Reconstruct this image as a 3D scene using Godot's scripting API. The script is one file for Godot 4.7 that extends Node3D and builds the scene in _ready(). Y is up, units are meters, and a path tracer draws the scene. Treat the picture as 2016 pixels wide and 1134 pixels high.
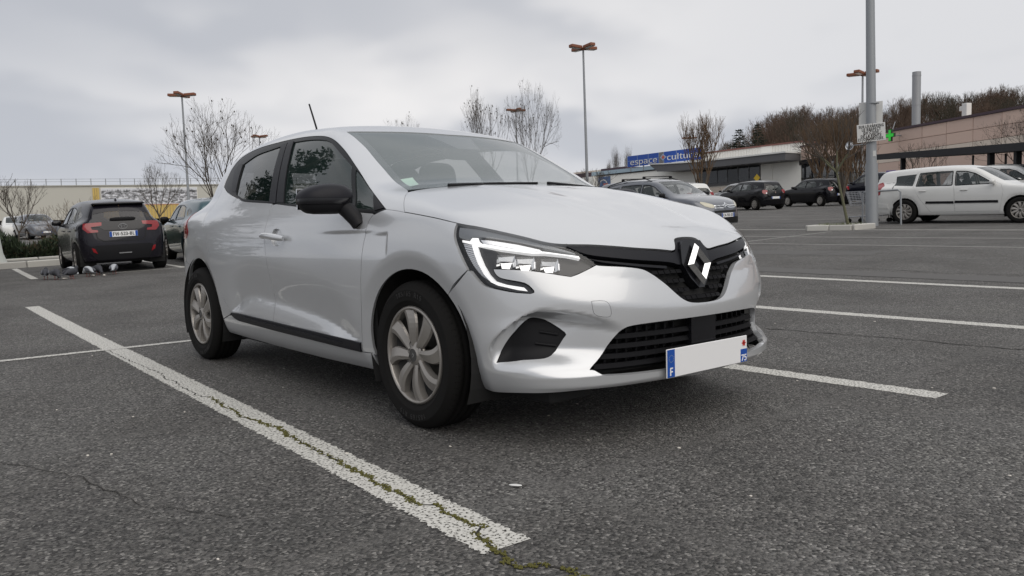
extends Node3D
# A supermarket car park under an overcast winter sky. Metres; the silver car stands at the origin, nose towards +x.
var M := {}
var rng := RandomNumberGenerator.new()

func _ready() -> void:
	rng.seed = 7
	# ---- camera
	var cam := Camera3D.new()
	cam.name = "camera"
	var yaw := 3.835
	var pitch := -0.075
	var roll := -0.0265
	var f := Vector3(cos(yaw) * cos(pitch), sin(pitch), sin(yaw) * cos(pitch))
	var r := f.cross(Vector3.UP).normalized()
	var u := r.cross(f)
	var r2 := r * cos(roll) + u * sin(roll)
	var u2 := u * cos(roll) - r * sin(roll)
	cam.transform = Transform3D(Basis(r2, u2, -f), Vector3(2.735, 0.8112, 2.5825))
	cam.fov = 39.99
	cam.near = 0.05
	cam.far = 2500.0
	add_child(cam)
	cam.current = true
	# ---- sky and light
	var we := WorldEnvironment.new()
	we.name = "surroundings"
	var env := Environment.new()
	env.background_mode = Environment.BG_SKY
	env.sky = Sky.new()
	var sm := PanoramaSkyMaterial.new()
	sm.panorama = ImageTexture.create_from_image(sky_image())
	env.sky.sky_material = sm
	env.background_energy_multiplier = 1.0
	env.tonemap_mode = Environment.TONE_MAPPER_LINEAR
	env.tonemap_exposure = 1.44
	env.sdfgi_enabled = true
	env.ssao_enabled = true
	env.ssil_enabled = true
	we.environment = env
	add_child(we)
	var sun := DirectionalLight3D.new()
	sun.name = "sun"
	sun.light_energy = 0.34
	sun.light_angular_distance = 70.0
	sun.light_color = Color(1.0, 0.97, 0.93)
	sun.shadow_enabled = true
	var to_sun := Vector3(cos(deg_to_rad(12.0)) * cos(0.8), sin(0.8), sin(deg_to_rad(12.0)) * cos(0.8))
	sun.look_at_from_position(Vector3.ZERO, -to_sun, Vector3.UP)
	add_child(sun)
	materials()
	ground_and_marks()
	hero_car()
	parked_cars()
	shops()
	trees()
	street_things()

# ---------------------------------------------------------------- sky: layered cloud, brightest where the sun stands behind it
func sky_image() -> Image:
	var w := 1024
	var h := 512
	var im := Image.create(w, h, false, Image.FORMAT_RGBF)
	var n1 := FastNoiseLite.new()
	n1.seed = 11
	n1.noise_type = FastNoiseLite.TYPE_SIMPLEX_SMOOTH
	n1.frequency = 0.85
	n1.fractal_octaves = 5
	n1.fractal_gain = 0.5
	var n2 := FastNoiseLite.new()
	n2.seed = 23
	n2.noise_type = FastNoiseLite.TYPE_SIMPLEX_SMOOTH
	n2.frequency = 0.36
	n2.fractal_octaves = 4
	var sd := Vector3(-.8186, .19, -.546).normalized()
	for j in h:
		var el := (0.5 - (j + 0.5) / h) * PI
		for i in w:
			var th := ((i + 0.5) / w - 0.25) * TAU
			var d := Vector3(cos(th) * cos(el), sin(el), sin(th) * cos(el))
			var c := Color(0.20, 0.20, 0.20)
			if el > -0.02:
				var k := 1.0 / (maxf(d.y, 0.0) + 0.16)
				var px := d.x * k
				var pz := d.z * k
				var a := n1.get_noise_2d(px, pz)
				var b := n2.get_noise_2d(px * 1.0 + a * 0.6, pz + a * 0.6)
				var t := ss(0.0, 1.0, clampf(0.46 + 1.15 * b + 0.55 * a, 0.0, 1.0))
				var dark := Vector3(0.340, 0.354, 0.388)
				var pale := Vector3(0.505, 0.507, 0.522)
				var v := dark.lerp(pale, t)
				# thicker overhead, thinner and bluer low down
				v = v.lerp(Vector3(0.450, 0.475, 0.520), 0.40 * exp(-maxf(d.y, 0.0) * 7.0))
				v *= 1.0 + 0.30 * ss(0.25, 1.0, d.y)
				var g := exp(-(1.0 - d.dot(sd)) * 26.0)
				v += Vector3(0.10, 0.088, 0.072) * g * (0.3 + 0.9 * t)
				c = Color(v.x, v.y, v.z)
			im.set_pixel(i, j, c)
	return im

# ---------------------------------------------------------------- materials
func materials() -> void:
	var p := mk("paint", lin(.575, .587, .60), .28, .40, 1.0)
	p.clearcoat_roughness = .03
	mk("black_plastic", lin(.011, .011, .0125), .5)
	mk("mirror_cap", lin(.014, .014, .018), .42)
	mk("deep_black", lin(.014, .014, .014), .9)
	mk("black_gloss", lin(.008, .008, .010), .18)
	mk("black_satin", lin(.010, .011, .012), .38)
	mk("dark_trim", lin(.013, .0135, .017), .42)
	mk("ceramic", lin(.020, .021, .024), .35)
	mk("chrome", lin(.80, .81, .82), .08, 1.0)
	mk("reflector", lin(.62, .63, .65), .22, .8)
	mk("lamp_black", lin(.007, .007, .008), .4)
	mk("lamp_grey", lin(.16, .17, .18), .35, .4)
	var dl := mk("drl", lin(.92, .92, .92), .25)
	dl.emission_enabled = true
	dl.emission = Color(1, 1, 1)
	dl.emission_energy_multiplier = .30
	glass("lens", Color(.5, .52, .55, .02))
	glass("windscreen", lin(.36, .43, .44, .28))
	glass("side_glass", lin(.022, .038, .034, .58))
	glass("tint_glass", lin(.010, .018, .016, .72))
	mk("sticker", lin(.45, .66, .52), .7)
	mk("tail_red", lin(.24, .006, .010), .15, 0.0, .6)
	mk("rubber", lin(.010, .0095, .009), .85)
	mk("rubber_mark", lin(.016, .0155, .015), .7)
	mk("wheel_silver", lin(.33, .31, .285), .36, .6)
	mk("wheel_dark", lin(.050, .048, .046), .6)
	mk("wheel_steel", lin(.11, .108, .105), .6)
	mk("wheel_disc", lin(.10, .095, .09), .5, .5)
	mk("seat", lin(.020, .020, .022), .9)
	mk("dash", lin(.016, .016, .017), .85)
	mk("plate_white", lin(.80, .80, .80), .4)
	mk("plate_blue", lin(.010, .075, .36), .4)
	mk("plate_black", lin(.01, .01, .01), .5)
	mk("plate_star", lin(.20, .28, .40), .5)
	mk("plate_red", lin(.55, .03, .02), .5)
	for k in ["black_plastic", "mirror_cap", "black_satin", "dark_trim", "rubber", "seat", "dash", "ceramic"]:
		M[k].metallic_specular = .30
	# asphalt: pale chips in dark binder, with broad patches of wear
	var as_m := mk("asphalt", Color(1, 1, 1), .86)
	var chips := FastNoiseLite.new()
	chips.seed = 5
	chips.noise_type = FastNoiseLite.TYPE_CELLULAR
	chips.cellular_return_type = FastNoiseLite.RETURN_CELL_VALUE
	chips.cellular_jitter = 1.0
	chips.frequency = .105
	chips.fractal_type = FastNoiseLite.FRACTAL_NONE
	var t1 := NoiseTexture2D.new()
	t1.width = 2048
	t1.height = 2048
	t1.seamless = true
	t1.noise = chips
	var gr := Gradient.new()
	gr.offsets = PackedFloat32Array([0.0, .15, .45, .75, .93, 1.0])
	gr.colors = PackedColorArray([lin(.026, .025, .024), lin(.058, .056, .053), lin(.100, .097, .092), lin(.146, .141, .133), lin(.205, .198, .187), lin(.36, .35, .33)])
	t1.color_ramp = gr
	as_m.albedo_texture = t1
	as_m.uv1_triplanar = true
	as_m.uv1_world_triplanar = true
	as_m.uv1_scale = Vector3.ONE / 1.7
	var bump := FastNoiseLite.new()
	bump.seed = 5
	bump.noise_type = FastNoiseLite.TYPE_CELLULAR
	bump.cellular_return_type = FastNoiseLite.RETURN_DISTANCE
	bump.cellular_jitter = 1.0
	bump.frequency = .105
	bump.fractal_type = FastNoiseLite.FRACTAL_NONE
	var t2 := NoiseTexture2D.new()
	t2.width = 2048
	t2.height = 2048
	t2.seamless = true
	t2.noise = bump
	t2.invert = true
	as_m.heightmap_enabled = true
	as_m.heightmap_texture = t2
	as_m.heightmap_scale = 0.9
	as_m.detail_enabled = true
	as_m.detail_blend_mode = BaseMaterial3D.BLEND_MODE_MUL
	as_m.detail_uv_layer = BaseMaterial3D.DETAIL_UV_2
	as_m.detail_albedo = noise_tex(1024, .012, FastNoiseLite.TYPE_SIMPLEX_SMOOTH, 5, 3, [[0.0, .35, .65, 1.0], [Color(.80, .80, .80), Color(.93, .925, .92), Color(1, 1, 1), Color(1, 1, .99)]])
	as_m.uv2_triplanar = true
	as_m.uv2_world_triplanar = true
	as_m.uv2_scale = Vector3.ONE / 17.0
	# road paint, worn through in grains
	var pm := mk("road_paint", Color(1, 1, 1), .7)
	pm.albedo_texture = noise_tex(1024, .06, FastNoiseLite.TYPE_SIMPLEX, 5, 9, [[0.0, .26, .265, .5, 1.0], [Color(.5, .5, .48, 0), Color(.5, .5, .48, 0), lin(.38, .37, .34), lin(.52, .51, .47), lin(.62, .61, .57)]])
	pm.transparency = BaseMaterial3D.TRANSPARENCY_ALPHA_SCISSOR
	pm.alpha_scissor_threshold = .5
	pm.uv1_triplanar = true
	pm.uv1_world_triplanar = true
	pm.uv1_scale = Vector3.ONE / 1.1
	var pw := mk("road_paint_worn", Color(1, 1, 1), .7)
	pw.albedo_texture = noise_tex(1024, .09, FastNoiseLite.TYPE_SIMPLEX, 4, 19, [[0.0, .40, .41, .6, 1.0], [Color(.4, .4, .4, 0), Color(.4, .4, .4, 0), lin(.24, .235, .22), lin(.36, .35, .33), lin(.44, .43, .40)]])
	pw.transparency = BaseMaterial3D.TRANSPARENCY_ALPHA_SCISSOR
	pw.alpha_scissor_threshold = .5
	pw.uv1_triplanar = true
	pw.uv1_world_triplanar = true
	pw.uv1_scale = Vector3.ONE / 1.7
	mk("crack", lin(.020, .018, .015), .95)
	mk("moss", lin(.085, .080, .016), .95)
	mk("moss_brown", lin(.050, .038, .015), .95)
	mk("litter", lin(.62, .58, .52), .8)
	mk("patch", lin(.085, .082, .078), .9)
	mk("paint_grey", lin(.011, .010, .0145), .26, .1, .45)
	mk("paint_teal", lin(.014, .060, .074), .30, .4, 1.0)
	mk("paint_midgrey", lin(.12, .128, .145), .32, .5, 1.0)
	mk("paint_white", lin(.64, .64, .62), .30, 0.0, .7)
	mk("paint_black", lin(.004, .004, .006), .22, .1, .4)
	mk("paint_navy", lin(.006, .007, .015), .28, .15, .4)
	mk("paint_silver", lin(.48, .49, .50), .32, .5, 1.0)
	mk("headlight_old", lin(.50, .47, .36), .18, 0.0, .6)
	for k in ["paint_black", "paint_navy", "paint_grey"]:
		M[k].metallic_specular = .28
	glass("car_glass", lin(.035, .05, .048, .40))
	glass("privacy_glass", lin(.020, .019, .024, .86))
	mk("bark", lin(.095, .080, .064), .95)
	mk("bark_green", lin(.115, .115, .070), .95)
	mk("twig", lin(.080, .066, .054), .95)
	mk("twig_brown", lin(.115, .075, .045), .95)
	mk("twig_far", lin(.13, .11, .095), .95)
	mk("wood_far", lin(.105, .070, .050), .95)
	mk("wood_far_dark", lin(.060, .052, .036), .95)
	mk("needle", lin(.016, .026, .014), .85)
	mk("hill_earth", lin(.060, .045, .032), .95)
	mk("juniper_dark", lin(.022, .036, .018), .8)
	mk("juniper", lin(.045, .066, .030), .8)
	mk("grass", lin(.085, .105, .026), .9)
	mk("soil", lin(.060, .050, .036), .95)
	mk("verge", lin(.135, .130, .115), .95)
	mk("galvanised", lin(.30, .315, .33), .55, .35)
	mk("lamp_brown", lin(.21, .075, .038), .6)
	mk("lamp_glass", lin(.45, .45, .43), .2)
	mk("white_metal", lin(.66, .66, .64), .45)
	mk("dark_metal", lin(.008, .008, .011), .75)
	mk("kerb_white", lin(.52, .51, .47), .85)
	mk("kerb_white2", lin(.44, .43, .40), .85)
	mk("pale_concrete", lin(.50, .52, .49), .8)
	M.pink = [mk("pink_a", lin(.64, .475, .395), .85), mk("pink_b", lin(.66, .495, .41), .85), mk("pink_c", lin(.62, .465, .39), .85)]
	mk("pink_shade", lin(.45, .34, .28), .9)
	mk("cream", lin(.70, .61, .52), .85)
	mk("roof_trim", lin(.060, .036, .048), .6)
	mk("roof_red", lin(.20, .09, .075), .7)
	mk("white_wall", lin(.82, .81, .76), .85)
	mk("white_ribs", lin(.78, .76, .71), .7)
	mk("canopy_grey", lin(.10, .10, .105), .6)
	mk("pale_blue", lin(.33, .43, .50), .5)
	mk("poster_blue", lin(.075, .13, .26), .6)
	mk("poster_red", lin(.42, .10, .07), .6)
	mk("yellow_sign", lin(.62, .42, .03), .6)
	mk("sign_blue", lin(.012, .070, .36), .45)
	mk("sign_grey", lin(.16, .155, .16), .5)
	mk("sign_line", lin(.30, .38, .50), .5)
	mk("beige_wall", lin(.52, .51, .455), .9)
	mk("beige_edge", lin(.36, .35, .31), .8)
	mk("yellow_clad", lin(.58, .42, .13), .6)
	mk("shop_light", lin(.30, .27, .24), .7)
	glass("shop_glass", lin(.030, .036, .042, .55))
	glass("shop_glass_dark", lin(.012, .014, .016, .85))
	mk("cross_dark", lin(.012, .05, .014), .5)
	var cg := mk("cross_green", lin(.010, .30, .020), .4)
	cg.emission_enabled = true
	cg.emission = lin(.01, .32, .02)
	cg.emission_energy_multiplier = .5
	mk("purple", lin(.050, .035, .20), .5)
	mk("purple_board", lin(.16, .12, .30), .6)
	mk("trolley_wire", lin(.38, .39, .41), .35, .7)
	mk("bird_dark", lin(.040, .042, .050), .8)
	mk("bird_mid", lin(.10, .105, .12), .8)
	mk("bird_pale", lin(.42, .44, .46), .8)
	mk("bird_leg", lin(.22, .06, .05), .7)
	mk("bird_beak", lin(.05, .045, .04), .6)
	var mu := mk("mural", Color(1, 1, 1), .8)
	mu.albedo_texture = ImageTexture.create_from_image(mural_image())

# ---------------------------------------------------------------- ground
func gh(x: float, z: float) -> float:
	var u := maxf(0.0, -.016 * x - .038 * z)
	u = minf(u, 4.0 + (u - 4.0) * 0.05)
	return u - .16 * tanh(u / .16)

func on(x: float, z: float, up := 0.0) -> Vector3:
	return Vector3(x, gh(x, z) + up, z)

func sheet(poly: PackedVector2Array, up: float, cell := 0.5) -> MB:
	# a flat piece on the ground (points are x, z), following its slope
	var b := MB.new()
	var lo := poly[0]
	var hi := poly[0]
	for p in poly:
		lo = lo.min(p)
		hi = hi.max(p)
	for j in int((hi.y - lo.y) / cell) + 1:
		for i in int((hi.x - lo.x) / cell) + 1:
			var c := lo + Vector2(i, j) * cell
			for q in Geometry2D.intersect_polygons(PackedVector2Array([c, c + Vector2(cell, 0), c + Vector2(cell, cell), c + Vector2(0, cell)]), poly):
				var idx := Geometry2D.triangulate_polygon(q)
				var ids := []
				for p in q:
					ids.append(b.vert(on(p.x, p.y, up), Vector3.UP, p))
				for k in range(0, idx.size(), 3):
					b.tri(ids[idx[k]], ids[idx[k + 1]], ids[idx[k + 2]])
	return b

func ragged(a: Vector2, b: Vector2, w: float, jag := .006, step := .03) -> PackedVector2Array:
	var d := (b - a).normalized()
	var s := Vector2(-d.y, d.x)
	var n := maxi(2, int(a.distance_to(b) / step))
	var L := PackedVector2Array()
	var R := PackedVector2Array()
	for i in n + 1:
		var p := a.lerp(b, float(i) / n)
		L.append(p + s * (w * .5 + rng.randf_range(-jag, jag)))
		R.append(p - s * (w * .5 + rng.randf_range(-jag, jag)))
	R.reverse()
	L.append_array(R)
	return L

func thick_path(p: Array, w: Array) -> PackedVector2Array:
	var L := PackedVector2Array()
	var R := PackedVector2Array()
	for i in p.size():
		var d: Vector2 = (p[mini(i + 1, p.size() - 1)] - p[maxi(i - 1, 0)]).normalized()
		var s := Vector2(-d.y, d.x)
		L.append(p[i] + s * w[i])
		R.append(p[i] - s * w[i])
	R.reverse()
	L.append_array(R)
	return L

func mark(called: String, b: MB, mat: Material) -> MeshInstance3D:
	var o := part(called, b, mat, self)
	o.set_meta("kind", "structure")
	return o

func ground_and_marks() -> void:
	var g := MB.new()
	var xs := [-900.0, -500.0, -300.0, -200.0, -150.0, -120.0]
	for i in 27: xs.append(-100.0 + i * 2.5)
	for i in 70: xs.append(-32.5 + i * .5)
	xs.append_array([4.0, 8.0, 14.0, 24.0, 40.0, 60.0, 90.0, 150.0, 300.0, 900.0])
	var zs := xs.duplicate()
	for j in zs.size():
		for i in xs.size():
			var n := Vector3(gh(xs[i] - .1, zs[j]) - gh(xs[i] + .1, zs[j]), .2, gh(xs[i], zs[j] - .1) - gh(xs[i], zs[j] + .1)).normalized()
			g.vert(on(xs[i], zs[j]), n, Vector2(xs[i], zs[j]))
	for j in zs.size() - 1:
		for i in xs.size() - 1:
			var a := j * xs.size() + i
			g.quad(a, a + 1, a + 1 + xs.size(), a + xs.size())
	mark("ground", g, M.asphalt)
	# bay lines beside the silver car; the first one is split by a mossy crack
	var crack := [Vector2(-3.603, 1.19), Vector2(-3.378, 1.197), Vector2(-3.152, 1.207), Vector2(-2.654, 1.209), Vector2(-2.256, 1.207), Vector2(-2.035, 1.248), Vector2(-1.925, 1.229), Vector2(-1.721, 1.255), Vector2(-1.386, 1.272), Vector2(-1.225, 1.239), Vector2(-1.042, 1.271), Vector2(-.911, 1.268), Vector2(-.746, 1.293), Vector2(-.63, 1.278), Vector2(-.539, 1.270), Vector2(-.422, 1.257), Vector2(-.32, 1.279), Vector2(-.15, 1.285), Vector2(.1, 1.30), Vector2(.35, 1.315), Vector2(.49, 1.323), Vector2(.581, 1.334), Vector2(.727, 1.334), Vector2(.78, 1.332), Vector2(.822, 1.307), Vector2(.889, 1.317), Vector2(.958, 1.331), Vector2(1.048, 1.316), Vector2(1.079, 1.348), Vector2(1.121, 1.367), Vector2(1.173, 1.371), Vector2(1.26, 1.397), Vector2(1.311, 1.403), Vector2(1.354, 1.356), Vector2(1.398, 1.34), Vector2(1.60, 1.33), Vector2(1.9, 1.37)]
	var fine := []
	var wid := []
	for i in crack.size() - 1:
		var n := maxi(1, int(crack[i].distance_to(crack[i + 1]) / .025))
		for k in n:
			var q: Vector2 = crack[i].lerp(crack[i + 1], float(k) / n)
			fine.append(q + Vector2(rng.randf_range(-.006, .006), rng.randf_range(-.010, .010)))
			wid.append(rng.randf_range(.0025, .007) * (1.0 if q.x > -1.2 else .7))
	var cpoly := thick_path(fine, wid)
	var l1 := ragged(Vector2(-8.46, .93), Vector2(1.203, 1.347), .150, .008, .009)
	var lm := MB.new()
	for q in Geometry2D.clip_polygons(l1, cpoly):
		if not Geometry2D.is_polygon_clockwise(q):
			lm.add(sheet(q, .002, .25))
	mark("bay_line", lm, M.road_paint)
	mark("crack", sheet(cpoly, .0015, .25), M.crack)
	# moss in the crack, tuft by tuft
	var mo := MB.new()
	for i in fine.size():
		var q: Vector2 = fine[i]
		var many := 1.0
		if q.x < -1.3: many = .0
		elif q.x < .2: many = .30 + .6 * float(absf(q.x + .42) < .2)
		for k in int(20 * many):
			var p := q + Vector2(rng.randf_range(-.016, .016), rng.randfn() * .006)
			var rr := rng.randf_range(.0012, .0036)
			mo.blob(on(p.x, p.y, .003), V(rr * 1.3, rr * .9, rr * 1.2), 1.0, 1.0, 6, 4)
	var moss := part("moss", mo, M.moss, self)
	tag(moss, "olive moss growing along the crack in the bay line", "moss", "", "stuff")
	for a in [[Vector2(-3.61, 6.0), Vector2(-3.61, -.95), .085], [Vector2(-8.5, -1.30), Vector2(1.25, -1.175), .14], [Vector2(-8.4, -3.75), Vector2(1.3, -3.70), .15], [Vector2(-8.3, -6.2), Vector2(1.3, -6.2), .15], [Vector2(-8.46, 3.4), Vector2(1.2, 3.85), .15]]:
		mark("bay_line", sheet(ragged(a[0], a[1], a[2], .008, .014), .002 if a[2] > .1 else .004, .5), M.road_paint)
	#MARKS

# ---------------------------------------------------------------- materials
func lin(r: float, g: float, b: float, a := 1.0) -> Color:
	var c := Color(r, g, b, a).linear_to_srgb()
	c.a = a
	return c

func mk(called: String, col: Color, rough := 0.6, metal := 0.0, coat := 0.0) -> StandardMaterial3D:
	var m := StandardMaterial3D.new()
	m.resource_name = called
	m.albedo_color = col
	m.roughness = rough
	m.metallic = metal
	if coat > 0.0:
		m.clearcoat_enabled = true
		m.clearcoat = coat
		m.clearcoat_roughness = 0.04
	M[called] = m
	return m

func glass(called: String, col: Color) -> StandardMaterial3D:
	var m := mk(called, col, 0.02)
	m.transparency = BaseMaterial3D.TRANSPARENCY_ALPHA
	return m

func noise_tex(size: int, freq: float, kind: int, octaves: int, sd: int, ramp := [], normal := 0.0) -> NoiseTexture2D:
	var n := FastNoiseLite.new()
	n.seed = sd
	n.noise_type = kind
	n.frequency = freq
	n.fractal_octaves = octaves
	if octaves < 2:
		n.fractal_type = FastNoiseLite.FRACTAL_NONE
	var t := NoiseTexture2D.new()
	t.width = size
	t.height = size
	t.seamless = true
	t.noise = n
	if normal > 0.0:
		t.as_normal_map = true
		t.bump_strength = normal
	if ramp.size():
		var g := Gradient.new()
		g.offsets = PackedFloat32Array(ramp[0])
		g.colors = PackedColorArray(ramp[1])
		t.color_ramp = g
	return t

# ---------------------------------------------------------------- mesh builder
class MB:
	var v := PackedVector3Array()
	var n := PackedVector3Array()
	var uv := PackedVector2Array()
	var ix := PackedInt32Array()
	var xf := Transform3D()

	func vert(p: Vector3, nn: Vector3, t := Vector2.ZERO) -> int:
		v.append(xf * p)
		n.append((xf.basis * nn).normalized())
		uv.append(t)
		return v.size() - 1

	func tri(a: int, b: int, c: int) -> void:
		var g := (v[b] - v[a]).cross(v[c] - v[a])
		if g.dot(n[a] + n[b] + n[c]) > 0.0:
			ix.append_array(PackedInt32Array([a, c, b]))
		else:
			ix.append_array(PackedInt32Array([a, b, c]))

	func quad(a: int, b: int, c: int, d: int) -> void:
		tri(a, b, c)
		tri(a, c, d)

	func face(p: Array, nn := Vector3.ZERO, t := []) -> void:
		var q := nn
		if q == Vector3.ZERO:
			q = (p[2] - p[0]).cross(p[1] - p[0]).normalized()
		var k := []
		for i in p.size():
			k.append(vert(p[i], q, t[i] if t.size() else Vector2.ZERO))
		for i in range(1, p.size() - 1):
			tri(k[0], k[i], k[i + 1])

	# box with bevelled edges (bevel 0 is sharp)
	func box(c: Vector3, s: Vector3, b := 0.0) -> void:
		var h := s * 0.5
		var sg := [-1.0, 1.0]
		for a in 3:
			var u := (a + 1) % 3
			var w := (a + 2) % 3
			for sgn in sg:
				var nn := Vector3.ZERO
				nn[a] = sgn
				var pts := []
				for q in [[-1, -1], [1, -1], [1, 1], [-1, 1]]:
					var p := Vector3.ZERO
					p[a] = sgn * h[a]
					p[u] = q[0] * (h[u] - b)
					p[w] = q[1] * (h[w] - b)
					pts.append(c + p)
				face(pts, nn)
		if b > 0.0:
			for a in 3:
				var u := (a + 1) % 3
				var w := (a + 2) % 3
				for su in sg:
					for sw in sg:
						var nn := Vector3.ZERO
						nn[u] = su
						nn[w] = sw
						var pts := []
						for q in [[-1, 0], [1, 0], [1, 1], [-1, 1]]:
							var p := Vector3.ZERO
							p[a] = q[0] * (h[a] - b)
							p[u] = su * (h[u] - (b if q[1] else 0.0))
							p[w] = sw * (h[w] - (0.0 if q[1] else b))
							pts.append(c + p)
						face(pts, nn.normalized())
			for sx in sg:
				for sy in sg:
					for sz in sg:
						face([c + Vector3(sx * h.x, sy * (h.y - b), sz * (h.z - b)), c + Vector3(sx * (h.x - b), sy * h.y, sz * (h.z - b)), c + Vector3(sx * (h.x - b), sy * (h.y - b), sz * h.z)], Vector3(sx, sy, sz).normalized())

	# tube along points with radii
	func tube(p: Array, r: Array, seg := 8, cap := true) -> void:
		var rings := []
		var t0: Vector3 = (p[1] - p[0]).normalized()
		var up := Vector3.UP if absf(t0.y) < 0.9 else Vector3.RIGHT
		var s := t0.cross(up).normalized()
		for i in p.size():
			var t: Vector3 = (p[mini(i + 1, p.size() - 1)] - p[maxi(i - 1, 0)]).normalized()
			s = (s - t * s.dot(t)).normalized()
			var w := t.cross(s)
			var ring := []
			for k in seg:
				var a := TAU * k / seg
				var d := s * cos(a) + w * sin(a)
				ring.append(vert(p[i] + d * r[i], d, Vector2(float(k) / seg, float(i))))
			rings.append(ring)
		for i in p.size() - 1:
			for k in seg:
				var k2 := (k + 1) % seg
				quad(rings[i][k], rings[i][k2], rings[i + 1][k2], rings[i + 1][k])
		if cap:
			for e in [0, p.size() - 1]:
				var dirv: Vector3 = (p[0] - p[1]) if e == 0 else (p[e] - p[e - 1])
				var pts := []
				for k in seg:
					var inv := xf.affine_inverse() * v[rings[e][k]]
					pts.append(inv)
				face(pts, dirv.normalized())

	# profile of (radius, along axis z) turned round z
	func lathe(pr: Array, seg := 48, flat_rows := []) -> void:
		var rows := []
		for i in pr.size():
			var a: Vector2 = pr[maxi(i - 1, 0)]
			var b: Vector2 = pr[mini(i + 1, pr.size() - 1)]
			var d := (b - a).normalized()
			var row := []
			for k in seg + 1:
				var an := TAU * k / seg
				row.append(vert(Vector3(cos(an) * pr[i].x, sin(an) * pr[i].x, pr[i].y), Vector3(cos(an) * d.y, sin(an) * d.y, -d.x) , Vector2(float(k) / seg * 40.0, float(i) / pr.size())))
			rows.append(row)
		for i in pr.size() - 1:
			for k in seg:
				quad(rows[i][k], rows[i][k + 1], rows[i + 1][k + 1], rows[i + 1][k])

	# rounded lump: superellipsoid
	func blob(c: Vector3, h: Vector3, e1 := 1.0, e2 := 1.0, su := 20, sv := 12) -> void:
		var rows := []
		for j in sv + 1:
			var la := -PI / 2 + PI * j / sv
			var row := []
			for i in su + 1:
				var lo := TAU * i / su
				var cl := signf(cos(la)) * pow(absf(cos(la)), e1)
				var sl := signf(sin(la)) * pow(absf(sin(la)), e1)
				var co := signf(cos(lo)) * pow(absf(cos(lo)), e2)
				var so := signf(sin(lo)) * pow(absf(sin(lo)), e2)
				var nl := signf(cos(la)) * pow(absf(cos(la)), 2.0 - e1)
				var nn := Vector3(nl * signf(cos(lo)) * pow(absf(cos(lo)), 2.0 - e2) / h.x, signf(sin(la)) * pow(absf(sin(la)), 2.0 - e1) / h.y, nl * signf(sin(lo)) * pow(absf(sin(lo)), 2.0 - e2) / h.z)
				if nn.length() < 1e-6:
					nn = Vector3(0, signf(la), 0)
				row.append(vert(c + Vector3(cl * co * h.x, sl * h.y, cl * so * h.z), nn.normalized(), Vector2(float(i) / su, float(j) / sv)))
			rows.append(row)
		for j in sv:
			for i in su:
				quad(rows[j][i], rows[j][i + 1], rows[j + 1][i + 1], rows[j + 1][i])

	# flat outline in the xy plane, pushed from z0 to z1 (z1 is the front)
	func prism(poly: PackedVector2Array, z0: float, z1: float, bevel := 0.0) -> void:
		var idx := Geometry2D.triangulate_polygon(poly)
		var top := poly
		if bevel > 0.0:
			var sh := Geometry2D.offset_polygon(poly, -bevel if not Geometry2D.is_polygon_clockwise(poly) else -bevel)
			if sh.size() and sh[0].size() == poly.size():
				pass
		for side in 2:
			var z := z1 if side == 0 else z0
			var nn := Vector3(0, 0, 1.0 if z1 > z0 else -1.0) * (1.0 if side == 0 else -1.0)
			var k := []
			for p in top:
				k.append(vert(Vector3(p.x, p.y, z), nn, p))
			for i in range(0, idx.size(), 3):
				tri(k[idx[i]], k[idx[i + 1]], k[idx[i + 2]])
		var cw := Geometry2D.is_polygon_clockwise(poly)
		for i in poly.size():
			var a := poly[i]
			var b := poly[(i + 1) % poly.size()]
			var e := (b - a).normalized()
			var o := Vector3(-e.y, e.x, 0) if cw else Vector3(e.y, -e.x, 0)
			face([Vector3(a.x, a.y, z0), Vector3(b.x, b.y, z0), Vector3(b.x, b.y, z1), Vector3(a.x, a.y, z1)], o)

	func add(o: MB) -> void:
		var b := v.size()
		for i in o.v.size():
			v.append(xf * o.v[i])
			n.append((xf.basis * o.n[i]).normalized())
		uv.append_array(o.uv)
		for i in o.ix:
			ix.append(b + i)

	func mirrored() -> MB:
		var o := MB.new()
		for i in v.size():
			o.v.append(Vector3(v[i].x, v[i].y, -v[i].z))
			o.n.append(Vector3(n[i].x, n[i].y, -n[i].z))
		o.uv = uv.duplicate()
		for i in range(0, ix.size(), 3):
			o.ix.append_array(PackedInt32Array([ix[i], ix[i + 2], ix[i + 1]]))
		return o

	func mesh(mat: Material) -> ArrayMesh:
		var a := []
		a.resize(Mesh.ARRAY_MAX)
		a[Mesh.ARRAY_VERTEX] = v
		a[Mesh.ARRAY_NORMAL] = n
		a[Mesh.ARRAY_TEX_UV] = uv
		a[Mesh.ARRAY_INDEX] = ix
		var m := ArrayMesh.new()
		m.add_surface_from_arrays(Mesh.PRIMITIVE_TRIANGLES, a)
		m.surface_set_material(0, mat)
		return m

# ---------------------------------------------------------------- scene nodes
var used := {}
func numbered(called: String) -> String:
	if not used.has(called):
		used[called] = 0
		return called
	used[called] += 1
	return "%s_%03d" % [called, used[called]]

func tag(o: Node3D, label := "", category := "", group := "", kind := "") -> Node3D:
	if label: o.set_meta("label", label)
	if category: o.set_meta("category", category)
	if group: o.set_meta("group", group)
	if kind: o.set_meta("kind", kind)
	return o

func part(called: String, b: MB, mat: Material, parent: Node3D) -> MeshInstance3D:
	var o := MeshInstance3D.new()
	o.name = called if parent != self else numbered(called)
	o.mesh = b.mesh(mat)
	o.cast_shadow = GeometryInstance3D.SHADOW_CASTING_SETTING_ON
	parent.add_child(o, true)
	return o

func inst(called: String, m: Mesh, parent: Node3D, at := Transform3D()) -> MeshInstance3D:
	var o := MeshInstance3D.new()
	o.name = called if parent != self else numbered(called)
	o.mesh = m
	o.transform = at
	parent.add_child(o, true)
	return o

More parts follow.
